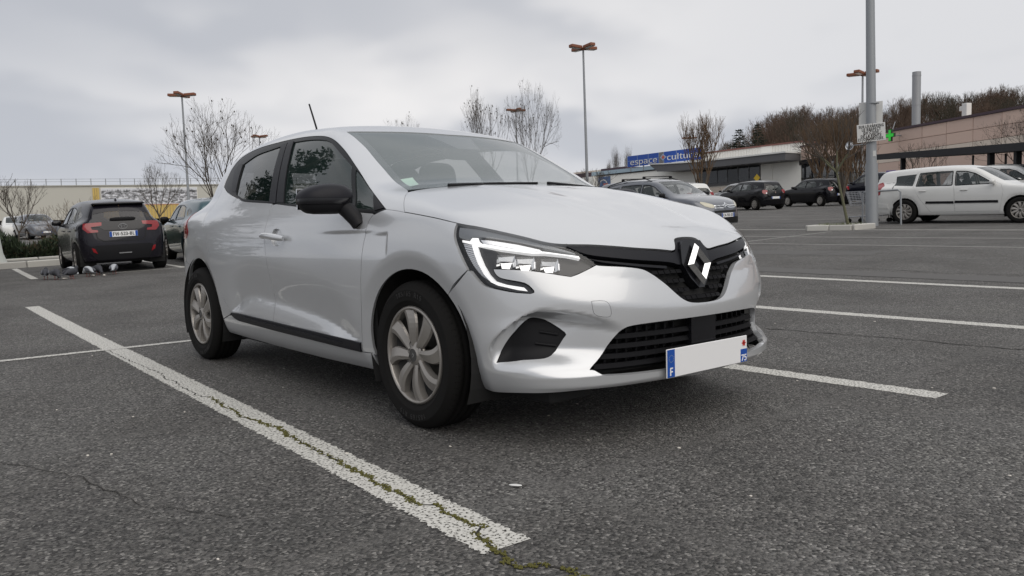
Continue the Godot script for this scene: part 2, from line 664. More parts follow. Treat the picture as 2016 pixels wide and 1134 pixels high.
func thing(called: String, label: String, category: String, at := Vector3.ZERO, turn := 0.0, group := "") -> Node3D:
	var o := Node3D.new()
	o.name = numbered(called)
	add_child(o)
	o.position = at
	o.rotation.y = turn
	return tag(o, label, category, group)

func copy_of(src: Node3D, label := "", group := "") -> Node3D:
	var o: Node3D = src.duplicate()
	o.name = numbered(base_name(src.name))
	add_child(o)
	if label: o.set_meta("label", label)
	if group: o.set_meta("group", group)
	return o

func base_name(s: String) -> String:
	var p := s.rfind("_")
	if p > 0 and s.substr(p + 1).is_valid_int():
		return s.substr(0, p)
	return s

# lettering: raised text, one mesh, centred at the origin facing +z, width in metres (0 keeps height)
func text_mesh(s: String, height: float, mat: Material, width := 0.0, depth := 0.004, font := "Droid Sans", bold := true) -> Array:
	var f := SystemFont.new()
	f.font_names = PackedStringArray([font])
	if bold:
		f.font_weight = 700
	var t := TextMesh.new()
	t.text = s
	t.font = f
	t.font_size = 48
	t.pixel_size = height / 34.0
	t.depth = depth
	t.curve_step = 1.5
	t.material = mat
	var sx := 1.0
	var bb := t.get_aabb()
	if width > 0.0 and bb.size.x > 0.0:
		sx = width / bb.size.x
	return [t, sx, bb]

func lettering(called: String, s: String, height: float, mat: Material, parent: Node3D, at: Transform3D, width := 0.0, depth := 0.004, font := "Droid Sans", bold := true) -> MeshInstance3D:
	var r := text_mesh(s, height, mat, width, depth, font, bold)
	var o := MeshInstance3D.new()
	o.name = called
	o.mesh = r[0]
	o.transform = at * Transform3D(Basis().scaled(Vector3(r[1], 1, 1)), Vector3.ZERO)
	parent.add_child(o, true)
	return o

static func ss(a: float, b: float, x: float) -> float:
	var t := clampf((x - a) / (b - a), 0.0, 1.0)
	return t * t * (3.0 - 2.0 * t)

# open Catmull-Rom through points
func spl(p: Array, n := 5) -> Array:
	var o := []
	for i in p.size() - 1:
		var a = p[maxi(i - 1, 0)]
		var b = p[i]
		var c = p[i + 1]
		var d = p[mini(i + 2, p.size() - 1)]
		for k in n:
			o.append(b.cubic_interpolate(c, a, d, float(k) / n))
	o.append(p[-1])
	return o

func V(x: float, y: float, z: float) -> Vector3:
	return Vector3(x, y, z)

func V3s(a: Array) -> Array:
	var o := []
	for i in range(0, a.size(), 3):
		o.append(Vector3(a[i], a[i + 1], a[i + 2]))
	return o

func V2s(a: Array) -> PackedVector2Array:
	var o := PackedVector2Array()
	for i in range(0, a.size(), 2):
		o.append(Vector2(a[i], a[i + 1]))
	return o

func rev(a: Array) -> Array:
	var b := a.duplicate()
	b.reverse()
	return b

# ---------------------------------------------------------------- car bodies: one smooth skin, cut into panels
class Line1:
	var a := 0.0
	var inv := 1.0
	var v := PackedFloat32Array()
	func _init(xs: Array, ys: Array, step := 0.004) -> void:
		a = xs[0]
		inv = 1.0 / step
		var m := []
		var c := xs.size()
		for i in c:
			if i == 0: m.append((ys[1] - ys[0]) / (xs[1] - xs[0]))
			elif i == c - 1: m.append((ys[i] - ys[i - 1]) / (xs[i] - xs[i - 1]))
			else:
				var h0: float = xs[i] - xs[i - 1]
				var h1: float = xs[i + 1] - xs[i]
				m.append((h0 * (ys[i + 1] - ys[i]) / h1 + h1 * (ys[i] - ys[i - 1]) / h0) / (h0 + h1))
		var i := 0
		for k in int((xs[c - 1] - a) * inv) + 2:
			var x := minf(a + k * step, xs[c - 1])
			while i < c - 2 and x > xs[i + 1]: i += 1
			var h: float = xs[i + 1] - xs[i]
			var t: float = (x - xs[i]) / h
			var t2 := t * t
			var t3 := t2 * t
			v.append((2 * t3 - 3 * t2 + 1) * ys[i] + (t3 - 2 * t2 + t) * h * m[i] + (3 * t2 - 2 * t3) * ys[i + 1] + (t3 - t2) * h * m[i + 1])
	func at(x: float) -> float:
		var t := (x - a) * inv
		if t <= 0.0: return v[0]
		var i := int(t)
		if i >= v.size() - 1: return v[v.size() - 1]
		return v[i] + (v[i + 1] - v[i]) * (t - i)

class BodySkin:
	var prof: Line1
	var lo: Line1
	var hi: Line1
	var xf: Line1
	var xr: Line1
	var top: Line1
	var hero := false
	var sy := 1.0     # height scale of the side profile
	var sz := 1.0     # width scale
	var xm: Line1     # own x to the reference car's x
	var crease: Line1
	var trim: Line1
	var kf := 1.0     # roundness of the nose in plan
	var kr := 1.0
	var kw := 0.25
	var arch_f := Vector3(0.02, 0.31, 0.0)
	var arch_r := Vector3(-2.55, 0.31, 0.0)

	static func st(a: float, b: float, x: float) -> float:
		var t := clampf((x - a) / (b - a), 0.0, 1.0)
		return t * t * (3.0 - 2.0 * t)

	# max(0, x) with a rounded foot of half width w
	static func ramp(x: float, w: float) -> float:
		if x <= -w: return 0.0
		if x >= w: return x
		return (x + w) * (x + w) / (4.0 * w)

	func f(p: Vector3) -> float:
		var x := p.x
		var y := p.y
		var z := absf(p.z)
		var rx := x if xm == null else xm.at(x)
		var yy := y / sy
		var w := st(0.86, 1.08, yy)
		var side := prof.at(yy) + lo.at(rx) * (1.0 - w) + hi.at(rx) * w
		var nz := z / sz
		var z2 := nz * nz
		var z4 := z2 * z2
		var extra := 0.0
		if rx < -2.4:
			var q := (yy - 0.94) / 0.07
			side += 0.04 * st(-2.45, -2.85, rx) * exp(-q * q)
		# wheel arch bands
		if yy < 0.8:
			var r := minf(Vector2(x - arch_f.x, y - arch_f.y).length(), Vector2(x - arch_r.x, y - arch_r.y).length() - 0.012)
			if r < 0.46:
				side -= 0.019 * ramp(0.412 - r, 0.020) / 0.07
		if hero:
			if x < -0.36 and x > -1.98 and y < 0.72 and y > 0.25:
				var yc := crease.at(x)
				var yt := trim.at(x)
				var env := st(-0.36, -0.62, x) * st(-1.98, -1.80, x)
				# hollow above the crease, swelling below it
				var hi_ := st(yc + 0.22, yc - 0.03, y)
				var lo_ := (y - yt) / maxf(yc - yt, 0.012)
				side -= 0.022 * env * clampf(hi_ - ramp(hi_ - lo_, 0.14), 0.0, 1.0)
			if y < 0.86 and y > 0.66 and x < -0.13 and x > -0.85:
				var yl := 0.812 + 0.02 * (x + 0.13) * -1.0
				var e2 := st(-0.85, -0.45, x) * st(-0.13, -0.145, x - (yl - y) * 0.5)
				if y < yl: side -= 0.007 * e2 * clampf((y - yl + 0.11) / 0.10, 0.0, 1.0) * st(0.0, 0.014, yl - y)
		var a := z - side * sz
		# top
		var k := kw * st(-1.5, -0.9, rx) * (1.0 - st(-0.35, 0.0, rx))
		var cr := 0.11 - 0.09 * st(-1.4, -0.9, rx) + 0.03 * st(-0.4, 0.0, rx) + 0.13 * st(0.25, 0.7, rx)
		var roof := top.at(x + k * z * z) - (cr * z2 + 0.05 * z4) * sy
		if hero and x > -0.25:
			var zr := 0.40 - 0.22 * (x + 0.2)
			var am := 0.010 * st(-0.22, 0.1, x) * st(0.72, 0.4, x)
			roof += am * (st(zr + 0.03, zr - 0.02, z)) - am * 0.8 * st(zr - 0.02, zr - 0.2, z)
		var b := (y - roof) * 0.9
		# nose
		var nose := xf.at(yy) - (0.24 * z2 + 0.36 * z4) * (0.82 + 0.18 * st(0.25, 0.5, yy)) * kf
		if hero and x > 0.2:
			var yk := 0.495 + 0.15 * z * z
			nose += 0.013 * maxf(0.0, 1.0 - sqrt((y - yk) * (y - yk) + 0.0001) / 0.10) * st(0.80, 0.6, z)
			# low lip
			nose += 0.016 * st(0.289, 0.273, y) * st(0.212, 0.236, y) * st(0.82, 0.64, z)
			# scoop round the fog lamp insert
			if y < 0.53 and z > 0.40:
				var ys := 0.515 - 0.55 * (z - 0.70) * (z - 0.70) - 0.10 * maxf(0.0, 0.70 - z)
				var zl := 0.803 - 4.5 * maxf(0.0, y - 0.36) * maxf(0.0, y - 0.36)
				extra = 0.066 * st(zl + 0.014, zl - 0.020, z) * st(0.40, 0.64, z) * st(ys + 0.006, ys - 0.036, y) * st(0.285, 0.37, y) * st(0.44, 0.50, x)
		var d := (x - nose) * 0.85
		var e := (xr.at(yy) + (0.12 * z2 + 0.22 * z4) * kr - x) * 0.8
		var kk := 0.022 + 0.012 * st(0.75, 0.5, yy)
		var m := maxf(maxf(a, b), maxf(d, e))
		return m + kk * log(exp((a - m) / kk) + exp((b - m) / kk) + exp((d - m) / kk) + exp((e - m) / kk)) + extra

	func nrm(p: Vector3) -> Vector3:
		var h := 0.003
		var a := f(p + Vector3(h, -h, -h))
		var b := f(p + Vector3(-h, -h, h))
		var c := f(p + Vector3(-h, h, -h))
		var d := f(p + Vector3(h, h, h))
		return (Vector3(1, -1, -1) * a + Vector3(-1, -1, 1) * b + Vector3(-1, 1, -1) * c + Vector3(1, 1, 1) * d).normalized()

	# slide p along ax onto the skin
	func land(p: Vector3, ax: Vector3) -> Vector3:
		var t := 0.0
		var dt := 0.004
		for i in 14:
			var q := p + ax * t
			var v := f(q)
			if absf(v) < 0.00004: break
			var g := (f(q + ax * dt) - v) / dt
			t -= clampf(v / maxf(g, 0.25), -0.12, 0.12)
		return p + ax * t

# A panel of the skin inside a closed line of points on it, seen along ax.
# o: cell, off (in or out of the skin), gap, rim (depth of the folded edge), half (keep z >= 0)
func panel(s: BodySkin, ax: Vector3, outline: Array, holes := [], o := {}) -> MB:
	var b := MB.new()
	ax = ax.normalized()
	var cell: float = o.get("cell", 0.02)
	var off: float = o.get("off", 0.0)
	var gap: float = o.get("gap", 0.0)
	var rim: float = o.get("rim", 0.012)
	var up := Vector3.UP if absf(ax.y) < 0.8 else Vector3.RIGHT
	var e2 := (up - ax * up.dot(ax)).normalized()
	var e1 := e2.cross(ax)
	var flat := func(pts: Array) -> PackedVector2Array:
		var r := PackedVector2Array()
		for p in pts:
			var q := Vector2(e1.dot(p), e2.dot(p))
			if r.size() == 0 or r[r.size() - 1].distance_to(q) > 0.0008:
				r.append(q)
		if r.size() > 2 and r[0].distance_to(r[r.size() - 1]) < 0.0008:
			r.remove_at(r.size() - 1)
		if Geometry2D.is_polygon_clockwise(r):
			r.reverse()
		return r
	if o.has("half"):
		var shifted := []
		for p in outline:
			shifted.append(p - Vector3(0, 0, gap * 1.5) if absf(p.z) < 0.0005 else p)
		outline = shifted
	var loop: PackedVector2Array = flat.call(outline)
	if gap > 0.0:
		var sh := Geometry2D.offset_polygon(loop, -gap, Geometry2D.JOIN_MITER)
		var best := -1.0
		for q in sh:
			var ar := absf(poly_area(q))
			if ar > best:
				best = ar
				loop = q
	var cuts := []
	for h in holes:
		cuts.append(flat.call(h))
	var lo := loop[0]
	var hi := loop[0]
	for p in loop:
		lo = lo.min(p)
		hi = hi.max(p)
	var nx := int((hi.x - lo.x) / cell) + 1
	var ny := int((hi.y - lo.y) / cell) + 1
	# which cells does an outline cross
	var edge := {}
	for poly in [loop] + cuts:
		for i in poly.size():
			var p: Vector2 = poly[i]
			var q: Vector2 = poly[(i + 1) % poly.size()]
			var steps := int(p.distance_to(q) / cell * 5.0) + 1
			for k in steps + 1:
				var r := (p.lerp(q, float(k) / steps) - lo) / cell
				edge[Vector2i(int(floor(r.x)), int(floor(r.y)))] = true
	var verts := {}
	# depth guess from the mean of the outline
	var depth := 0.0
	for p in outline: depth += ax.dot(p)
	depth /= outline.size()
	var st := {"t": depth}
	var get_v := func(p: Vector2) -> int:
		var key := Vector2i(roundi(p.x * 12000.0), roundi(p.y * 12000.0))
		if verts.has(key):
			return verts[key]
		var q := s.land(e1 * p.x + e2 * p.y + ax * st.t, ax)
		st.t = clampf(ax.dot(q), depth - 0.8, depth + 0.8)
		var nn := s.nrm(q)
		var id := b.vert(q + nn * off, nn, p)
		verts[key] = id
		return id
	for j in ny:
		for i in nx:
			var c0 := lo + Vector2(i, j) * cell
			var key := Vector2i(i, j)
			if not edge.has(key):
				var mid := c0 + Vector2(cell, cell) * 0.5
				if not Geometry2D.is_point_in_polygon(mid, loop):
					continue
				var out := false
				for h in cuts:
					if Geometry2D.is_point_in_polygon(mid, h):
						out = true
						break
				if out:
					continue
				var a: int = get_v.call(c0)
				var d: int = get_v.call(c0 + Vector2(cell, 0))
				var c: int = get_v.call(c0 + Vector2(cell, cell))
				var e: int = get_v.call(c0 + Vector2(0, cell))
				b.quad(a, d, c, e)
			else:
				var sq := PackedVector2Array([c0, c0 + Vector2(cell, 0), c0 + Vector2(cell, cell), c0 + Vector2(0, cell)])
				var bits: Array = Geometry2D.intersect_polygons(sq, loop)
				for h in cuts:
					var nextb := []
					for q in bits:
						nextb.append_array(Geometry2D.clip_polygons(q, h))
					bits = nextb
				for q in bits:
					if q.size() < 3 or absf(poly_area(q)) < 1e-9:
						continue
					var idx := Geometry2D.triangulate_polygon(q)
					var ids := []
					for p in q:
						ids.append(get_v.call(p))
					for k in range(0, idx.size(), 3):
						b.tri(ids[idx[k]], ids[idx[k + 1]], ids[idx[k + 2]])
	if rim > 0.0:
		for poly in [loop] + cuts:
			var prev := -1
			var first := -1
			var ring := []
			for i in poly.size():
				var p: Vector2 = poly[i]
				var q: Vector2 = poly[(i + 1) % poly.size()]
				var steps := maxi(1, int(p.distance_to(q) / cell))
				for k in steps:
					ring.append(p.lerp(q, float(k) / steps))
			for i in ring.size():
				var ia: int = get_v.call(ring[i])
				var ib: int = get_v.call(ring[(i + 1) % ring.size()])
				var pa := b.v[ia]
				var pb := b.v[ib]
				if o.has("half") and pa.z < 0.004 and pb.z < 0.004:
					continue
				var qa := pa - b.n[ia] * rim
				var qb := pb - b.n[ib] * rim
				b.face([pa, pb, qb, qa])
	return b

func poly_area(q: PackedVector2Array) -> float:
	var s := 0.0
	for i in q.size():
		s += q[i].cross(q[(i + 1) % q.size()])
	return s * 0.5

func both(b: MB) -> MB:
	var r := MB.new()
	r.add(b)
	r.add(b.mirrored())
	return r

# ---------------------------------------------------------------- the silver car in front
func ref_skin() -> BodySkin:
	var s := BodySkin.new()
	s.prof = Line1.new([.10, .17, .22, .28, .36, .5, .62, .72, .82, .90, .97, 1.05, 1.15, 1.25, 1.33, 1.40, 1.50], [.72, .785, .828, .856, .872, .884, .889, .887, .877, .858, .822, .790, .745, .692, .645, .595, .52])
	s.lo = Line1.new([-3.4, -3.2, -3.05, -2.9, -2.6, -2.3, -1.6, -.6, -.2, .1, .3, .45, .6, .75, .9], [-.29, -.18, -.105, -.062, -.032, -.014, -.003, -.003, -.008, -.018, -.032, -.053, -.092, -.165, -.29])
	s.hi = Line1.new([-3.4, -3.1, -2.8, -2.4, -2.0, -1.6, -1.1, -.7, -.4, 0, .4], [-.30, -.22, -.140, -.066, -.022, -.004, 0, -.008, -.025, -.06, -.12])
	s.xf = Line1.new([.05, .15, .2, .26, .34, .45, .52, .6, .68, .74, .80, .86, .95], [.72, .765, .80, .812, .818, .822, .815, .800, .778, .752, .715, .65, .50])
	s.xr = Line1.new([.05, .2, .35, .5, .62, .75, .9, 1.0, 1.1, 1.28, 1.36], [-3.10, -3.16, -3.205, -3.215, -3.20, -3.165, -3.13, -3.10, -3.03, -2.88, -2.70])
	s.top = Line1.new([-3.3, -3.1, -2.95, -2.85, -2.7, -2.4, -2.1, -1.8, -1.5, -1.2, -1.03, -.92, -.72, -.5, -.30, -.2, -.1, .1, .35, .55, .68, .76, .84], [1.20, 1.29, 1.325, 1.345, 1.368, 1.403, 1.43, 1.441, 1.438, 1.414, 1.386, 1.352, 1.263, 1.150, 1.050, 1.028, 1.014, .972, .908, .842, .795, .747, .66])
	return s

func snap(s: BodySkin, pts: Array) -> Array:
	var o := []
	for p in pts:
		var q: Vector3 = p
		for i in 3:
			q -= s.nrm(q) * s.f(q) * 0.9
		if absf(p.z) < 0.002:
			q.z = 0.0
		o.append(q)
	return o

# the middle line (z = 0) of the skin from a to b, found along ax
func midline(s: BodySkin, a: Vector3, b: Vector3, ax: Vector3, n := 12) -> Array:
	var o := []
	for i in n + 1:
		o.append(s.land(a.lerp(b, float(i) / n), ax))
	return o

func arc_xy(s: BodySkin, c: Vector3, r: float, a0: float, a1: float, n := 20) -> Array:
	var o := []
	for i in n + 1:
		var a := lerpf(a0, a1, float(i) / n)
		o.append(s.land(V(c.x + cos(a) * r, c.y + sin(a) * r, 0.85), Vector3.BACK))
	return o

# a bar that follows the nose at height y between two z values
func bar(b: MB, s: BodySkin, y: float, z0: float, z1: float, h: float, off: float, d: float, tilt := 0.0) -> void:
	var n := maxi(1, int(absf(z1 - z0) / 0.03))
	var prev := []
	for i in n + 1:
		var z := lerpf(z0, z1, float(i) / n)
		var q := s.land(V(0.8, y, z), Vector3.RIGHT)
		var nn := s.nrm(q)
		nn.y = 0
		nn = nn.normalized()
		var f0 := q + nn * off + Vector3(0, h * 0.5, 0) - nn * tilt
		var f1 := q + nn * off - Vector3(0, h * 0.5, 0)
		var cur := [f0, f1, f1 - nn * d, f0 - nn * d, nn]
		if prev.size():
			b.face([prev[0], cur[0], cur[1], prev[1]], nn)
			b.face([prev[0], cur[0], cur[3], prev[3]], Vector3.UP)
			b.face([prev[1], cur[1], cur[2], prev[2]], Vector3.DOWN)
		if i == 0 or i == n:
			b.face([cur[0], cur[1], cur[2], cur[3]], Vector3(0, 0, 1.0 if (i == n) == (z1 > z0) else -1.0))
		prev = cur

func part2(called: String, b: MB, mat: Material, parent: Node3D) -> Array:
	return [part(called, b, mat, parent), part(called, b.mirrored(), mat, parent)]

func hero_car() -> void:
	var s := ref_skin()
	s.hero = true
	s.crease = Line1.new([-1.98, -1.931, -1.769, -1.605, -1.413, -1.072, -.709, -.497, -.397, -.30], [.365, .376, .446, .477, .469, .443, .399, .344, .321, .315])
	s.trim = Line1.new([-1.98, -.30], [.366, .318])
	var t := thing("silver_hatchback", "silver five-door hatchback with black mirrors parked alone across a bay", "car")
	var P: Material = M.paint
	var DLOT := snap(s, spl(V3s([-2.517, 1.139, .666, -2.538, 1.189, .637, -2.530, 1.258, .600, -2.410, 1.323, .576, -2.118, 1.348, .595, -1.826, 1.351, .614, -1.578, 1.349, .624, -1.333, 1.341, .632, -1.137, 1.324, .643, -1.021, 1.303, .652, -.921, 1.270, .665, -.791, 1.209, .687, -.658, 1.135, .714, -.527, 1.057, .740, -.368, .982, .784, -.175, .906, .841]), 4))
	var DLOB := snap(s, spl(V3s([-.175, .906, .841, -.245, .892, .851, -.400, .902, .850, -.476, .908, .848, -1.065, .952, .831, -1.398, .980, .815, -1.643, .996, .805, -1.867, 1.013, .792, -2.061, 1.045, .765, -2.30, 1.085, .72, -2.517, 1.139, .666]), 5))
	var gF := snap(s, spl(V3s([-1.481, 1.325, .645, -1.296, 1.318, .650, -1.115, 1.302, .660, -.986, 1.276, .671, -.817, 1.203, .704, -.667, 1.131, .725]), 4)) + snap(s, V3s([-.487, .926, .838, -1.254, .976, .819]))
	var gQ := snap(s, V3s([-.622, 1.109, .730, -.394, .994, .773, -.279, .909, .842, -.449, .921, .840]))
	var gR := snap(s, spl(V3s([-1.639, 1.319, .645, -1.806, 1.312, .645, -2.018, 1.300, .638, -2.225, 1.262, .640]), 4)) + snap(s, spl(V3s([-2.225, 1.262, .640, -2.095, 1.085, .748, -2.040, 1.057, .762, -1.848, 1.024, .789, -1.451, .995, .810]), 4))
	var gapB := snap(s, spl(V3s([-1.390, .972, .822, -1.375, .886, .861, -1.383, .826, .874, -1.366, .749, .884, -1.340, .647, .888, -1.324, .547, .886, -1.318, .466, .881, -1.335, .372, .873, -1.362, .300, .861]), 3))
	var gapF := snap(s, spl(V3s([-.258, .889, .854, -.287, .857, .864, -.306, .812, .872, -.320, .763, .878, -.332, .673, .883, -.361, .462, .877, -.394, .322, .861, -.413, .276, .850]), 4))
	var gapR := snap(s, spl(V3s([-2.517, 1.139, .666, -2.535, 1.06, .70, -2.555, .99, .745, -2.525, .94, .785, -2.429, .880, .838, -2.335, .798, .865, -2.262, .698, .876, -2.165, .570, .879, -2.086, .466, .875, -2.007, .397, .871, -1.952, .355, .867]), 4))
	# hood edge from the middle of the nose out and back to the mirror corner
	var notch := snap(s, spl(V3s([.722, .758, 0, .724, .756, .045, .730, .749, .070, .744, .728, .085, .755, .710, .100, .757, .707, .120]), 4))
	var hedge := snap(s, spl(V3s([.757, .707, .120, .748, .716, .19, .724, .727, .31, .665, .742, .465, .596, .753, .594, .505, .785, .68, .388, .819, .778, .305, .837, .824, .164, .863, .841, -.028, .889, .844]), 5))
	var hedge2 := snap(s, spl(V3s([-.028, .889, .844, -.10, .899, .842, -.175, .906, .841]), 3))
	var gapHA := snap(s, spl(V3s([-.028, .889, .844, -.075, .927, .818, -.125, .957, .778, -.170, .978, .735]), 3))
	var wside := snap(s, spl(V3s([-.99, 1.332, .575, -.894, 1.293, .580, -.763, 1.227, .592, -.619, 1.148, .615, -.496, 1.078, .630, -.363, 1.021, .653, -.255, .992, .690]), 4))
	var fb := snap(s, V3s([.261, .566, .859, .386, .662, .841]))
	var cf := V(.018, .31, 0)
	var a_fb := atan2(.566 - .31, .261 - .018)
	# ---- hood
	var hood := notch + hedge.slice(1) + gapHA.slice(1) + snap(s, spl(V3s([-.170, .978, .735, -.172, 1.0, .6, -.160, 1.01, .4, -.150, 1.018, .2, -.146, 1.02, 0]), 4)).slice(1) + midline(s, V(-.146, 1.1, 0), V(.722, .9, 0), Vector3.UP, 26)
	part("hood", both(panel(s, V(.12, .85, .5), hood, [], {"cell": .022, "gap": .0018, "rim": .02, "half": true})), P, t)
	# ---- cowl below the windscreen
	var cowl := snap(s, spl(V3s([-.13, 1.0, 0, -.14, 1.0, .4, -.16, .99, .6, -.165, .975, .72]), 4)) + snap(s, V3s([-.26, .992, .690, -.33, 1.02, .665])) + snap(s, spl(V3s([-.30, 1.03, .6, -.27, 1.04, .3, -.26, 1.04, 0]), 4)) + midline(s, V(-.26, 1.1, 0), V(-.13, 1.1, 0), Vector3.UP, 6)
	part("cowl", both(panel(s, V(.2, .95, .15), cowl, [], {"cell": .03, "off": -.028, "rim": 0.0})), M.black_plastic, t)
	# ---- windscreen
	var wtop := snap(s, spl(V3s([-.885, 1.337, 0, -.905, 1.338, .2, -.94, 1.336, .42, -.99, 1.332, .575]), 5))
	var wbot := snap(s, spl(V3s([-.255, .992, .690, -.225, 1.01, .58, -.21, 1.02, .3, -.20, 1.025, 0]), 5))
	var wloop := wtop + wside.slice(1) + wbot.slice(1) + midline(s, V(-.20, 1.2, 0), V(-.885, 1.5, 0), V(.5, .86, 0), 20)
	part("windscreen", both(panel(s, V(.5, .86, .12), wloop, [], {"cell": .03, "off": -.004, "rim": 0.0})), M.windscreen, t)
	# dark ceramic edge of the windscreen, a strip under the glass
	var wi_side := []
	for p in wside:
		wi_side.append(p + V(.0, .0, -.045))
	wi_side = snap(s, wi_side)
	part2("windscreen_edge", (panel(s, V(.45, .8, .3), wside + rev(wi_side), [], {"cell": .02, "off": -.008, "rim": 0.0})), M.ceramic, t)
	var frit := snap(s, V3s([-.20, 1.03, 0, -.21, 1.02, .3, -.225, 1.01, .58, -.255, .992, .690, -.285, 1.01, .655, -.27, 1.04, .55, -.262, 1.05, .3, -.255, 1.06, 0]))
	part("windscreen_edge", both(panel(s, V(.5, .86, .1), frit, [], {"cell": .03, "off": -.008, "rim": 0.0})), M.ceramic, t)
	var pod := snap(s, V3s([-.880, 1.335, .15, -.880, 1.335, -.15, -.80, 1.30, -.11, -.70, 1.25, -.075, -.69, 1.248, .075, -.80, 1.30, .11]))
	part("sensor_pod", panel(s, V(.5, .86, 0), pod, [], {"cell": .03, "off": -.010, "rim": .06}), M.ceramic, t)
	var stick := snap(s, V3s([-.447, 1.060, .596, -.441, 1.070, .532, -.355, 1.033, .554, -.340, 1.020, .612]))
	tag(part("windscreen_sticker", panel(s, V(.5, .86, .1), stick, [], {"cell": .03, "off": -.0075, "rim": 0.0}), M.sticker, t), "pale green paper sticker inside the windscreen")
	# ---- roof and its sides
	var redge := []
	for i in 31:
		var x := lerpf(-.99, -2.80, i / 30.0)
		redge.append(s.land(V(x, 1.5, lerpf(.575, .50, ss(-1.8, -2.8, x))), Vector3.UP))
	var roof_back := []
	for i in 9:
		roof_back.append(s.land(V(lerpf(-2.80, -2.845, i / 8.0), 1.5, .50 * (1.0 - i / 8.0)), Vector3.UP))
	var roof := wtop + redge.slice(1) + roof_back.slice(1) + midline(s, V(-2.845, 1.5, 0), V(-.885, 1.5, 0), Vector3.UP, 24).slice(1)
	part("roof", both(panel(s, V(0, 1, .12), roof, [], {"cell": .035, "rim": .01, "half": true})), P, t)
	# pillar and roof side between the roof and the windows
	var dlo_cut := []
	for p in DLOT:
		if p.x > -2.54 and p.y > 1.24 or p.x > -2.0: dlo_cut.append(p)
	var frame := rev(redge.slice(0, 27)) + wside.slice(1) + [snap(s, [V(-.20, .985, .715)])[0]] + rev(gapHA) + hedge2.slice(1) + rev(dlo_cut)
	part2("roof_side", panel(s, V(.12, .6, .78), frame, [], {"cell": .018, "rim": .012}), P, t)
	# ---- rear quarter
	var cr := V(-2.55, .31, 0)
	var c0: Vector3 = dlo_cut[0]
	var tail_c := []
	for p in DLOT:
		if not dlo_cut.has(p): tail_c.append(p)
	var hatch := snap(s, spl(V3s([-2.80, 1.31, .50, -2.86, 1.22, .56, -2.92, 1.10, .64, -2.96, 1.0, .70]), 4))
	var quarter := [redge[26], redge[27], redge[28], redge[29], redge[30]] + hatch.slice(1) + snap(s, spl(V3s([-2.96, 1.0, .70, -2.83, .945, .79, -2.755, .86, .825, -2.79, .80, .815, -2.84, .66, .82]), 4)).slice(1) + arc_xy(s, cr, .362, deg_to_rad(122), deg_to_rad(-4), 26) + snap(s, V3s([-2.14, .30, .857, -2.0, .338, .863])) + rev(gapR) + tail_c.slice(1) + [c0]
	part2("rear_quarter", panel(s, V(-.22, .25, .94), quarter, [], {"cell": .014, "gap": .0012, "rim": .012}), P, t)
	# ---- doors
	var bF := []
	var bR := []
	for p in DLOB:
		if p.x < -.262 and p.x > -1.388: bF.append(p)
		if p.x < -1.392: bR.append(p)
	var fd := rev(gapF) + bF + gapB + snap(s, V3s([-.90, .288, .86]))
	var pocket := snap(s, spl(V3s([-1.290, .795, .882, -1.269, .837, .873, -1.208, .841, .873, -1.162, .822, .876, -1.140, .79, .884, -1.152, .757, .884, -1.223, .751, .884, -1.276, .768, .882, -1.290, .795, .882]), 3))
	var da := part2("front_door", panel(s, V(0, .08, 1), fd, [pocket], {"cell": .013, "gap": .0018, "rim": .014}), P, t)
	var rd := rev(gapB) + bR + gapR.slice(1) + snap(s, V3s([-1.83, .312, .862]))
	part2("rear_door", panel(s, V(0, .1, 1), rd, [], {"cell": .013, "gap": .0018, "rim": .014}), P, t)
	part2("handle_recess", panel(s, V(0, .08, 1), pocket, [], {"cell": .02, "off": -.014, "rim": -.013}), P, t)
	for sd in 2:
		var hb := MB.new()
		var hp := spl(V3s([-1.362, .806, .900, -1.32, .808, .914, -1.23, .806, .920, -1.14, .797, .914, -1.100, .791, .898]), 4)
		hb.tube(hp, [.010, .012, .014, .0155, .016, .017, .017, .017, .017, .017, .017, .017, .0165, .016, .0145, .013, .011], 12)
		part("door_handle", hb if sd == 0 else hb.mirrored(), M.paint, da[sd])
	# ---- door strip
	var trim := snap(s, V3s([-1.952, .357, .867, -1.84, .360, .87, -1.4, .350, .87, -.9, .337, .87, -.40, .322, .861, -.413, .278, .850, -.9, .289, .86, -1.369, .300, .860, -1.831, .314, .860, -1.90, .325, .862, -1.945, .342, .864]))
	part2("door_strip", panel(s, V(0, 0, 1), trim, [], {"cell": .02, "off": .009, "rim": .011, "gap": .001}), M.dark_trim, t)
	var trim2 := snap(s, V3s([-1.74, .346, .867, -1.4, .336, .87, -.9, .322, .87, -.56, .309, .861, -.60, .300, .85, -.9, .308, .86, -1.369, .321, .860, -1.72, .332, .860]))
	part2("strip_relief", panel(s, V(0, 0, 1), trim2, [], {"cell": .02, "off": .014, "rim": .006}), M.dark_trim, t)
	# ---- sill
	var sill := snap(s, V3s([-2.14, .298, .857, -2.0, .335, .863, -1.952, .338, .864, -1.90, .322, .862, -1.831, .312, .860, -1.369, .298, .860, -.9, .286, .86, -.413, .274, .850, -.335, .272, .848, -.337, .215, .82, -.36, .190, .80, -.856, .192, .80, -1.462, .197, .81, -2.166, .215, .82, -2.195, .25, .84]))
	part2("sill", panel(s, V(0, -.25, .97), sill, [], {"cell": .025, "rim": .02, "gap": .001}), P, t)
	# ---- front fender
	var fender := gapF.slice(1) + snap(s, V3s([-.345, .272, .85])) + rev(arc_xy(s, cf, .348, a_fb, PI + .13, 24)) + fb.slice(1) + snap(s, spl(V3s([.386, .662, .841, .340, .733, .847, .318, .773, .846, .309, .800, .842, .305, .837, .824]), 3)).slice(1) + hedge.slice(hedge.size() - 10) + hedge2.slice(1) + snap(s, V3s([-.21, .899, .846]))
	part2("front_fender", panel(s, V(.12, .25, .96), fender, [], {"cell": .012, "gap": .0016, "rim": .014}), P, t)
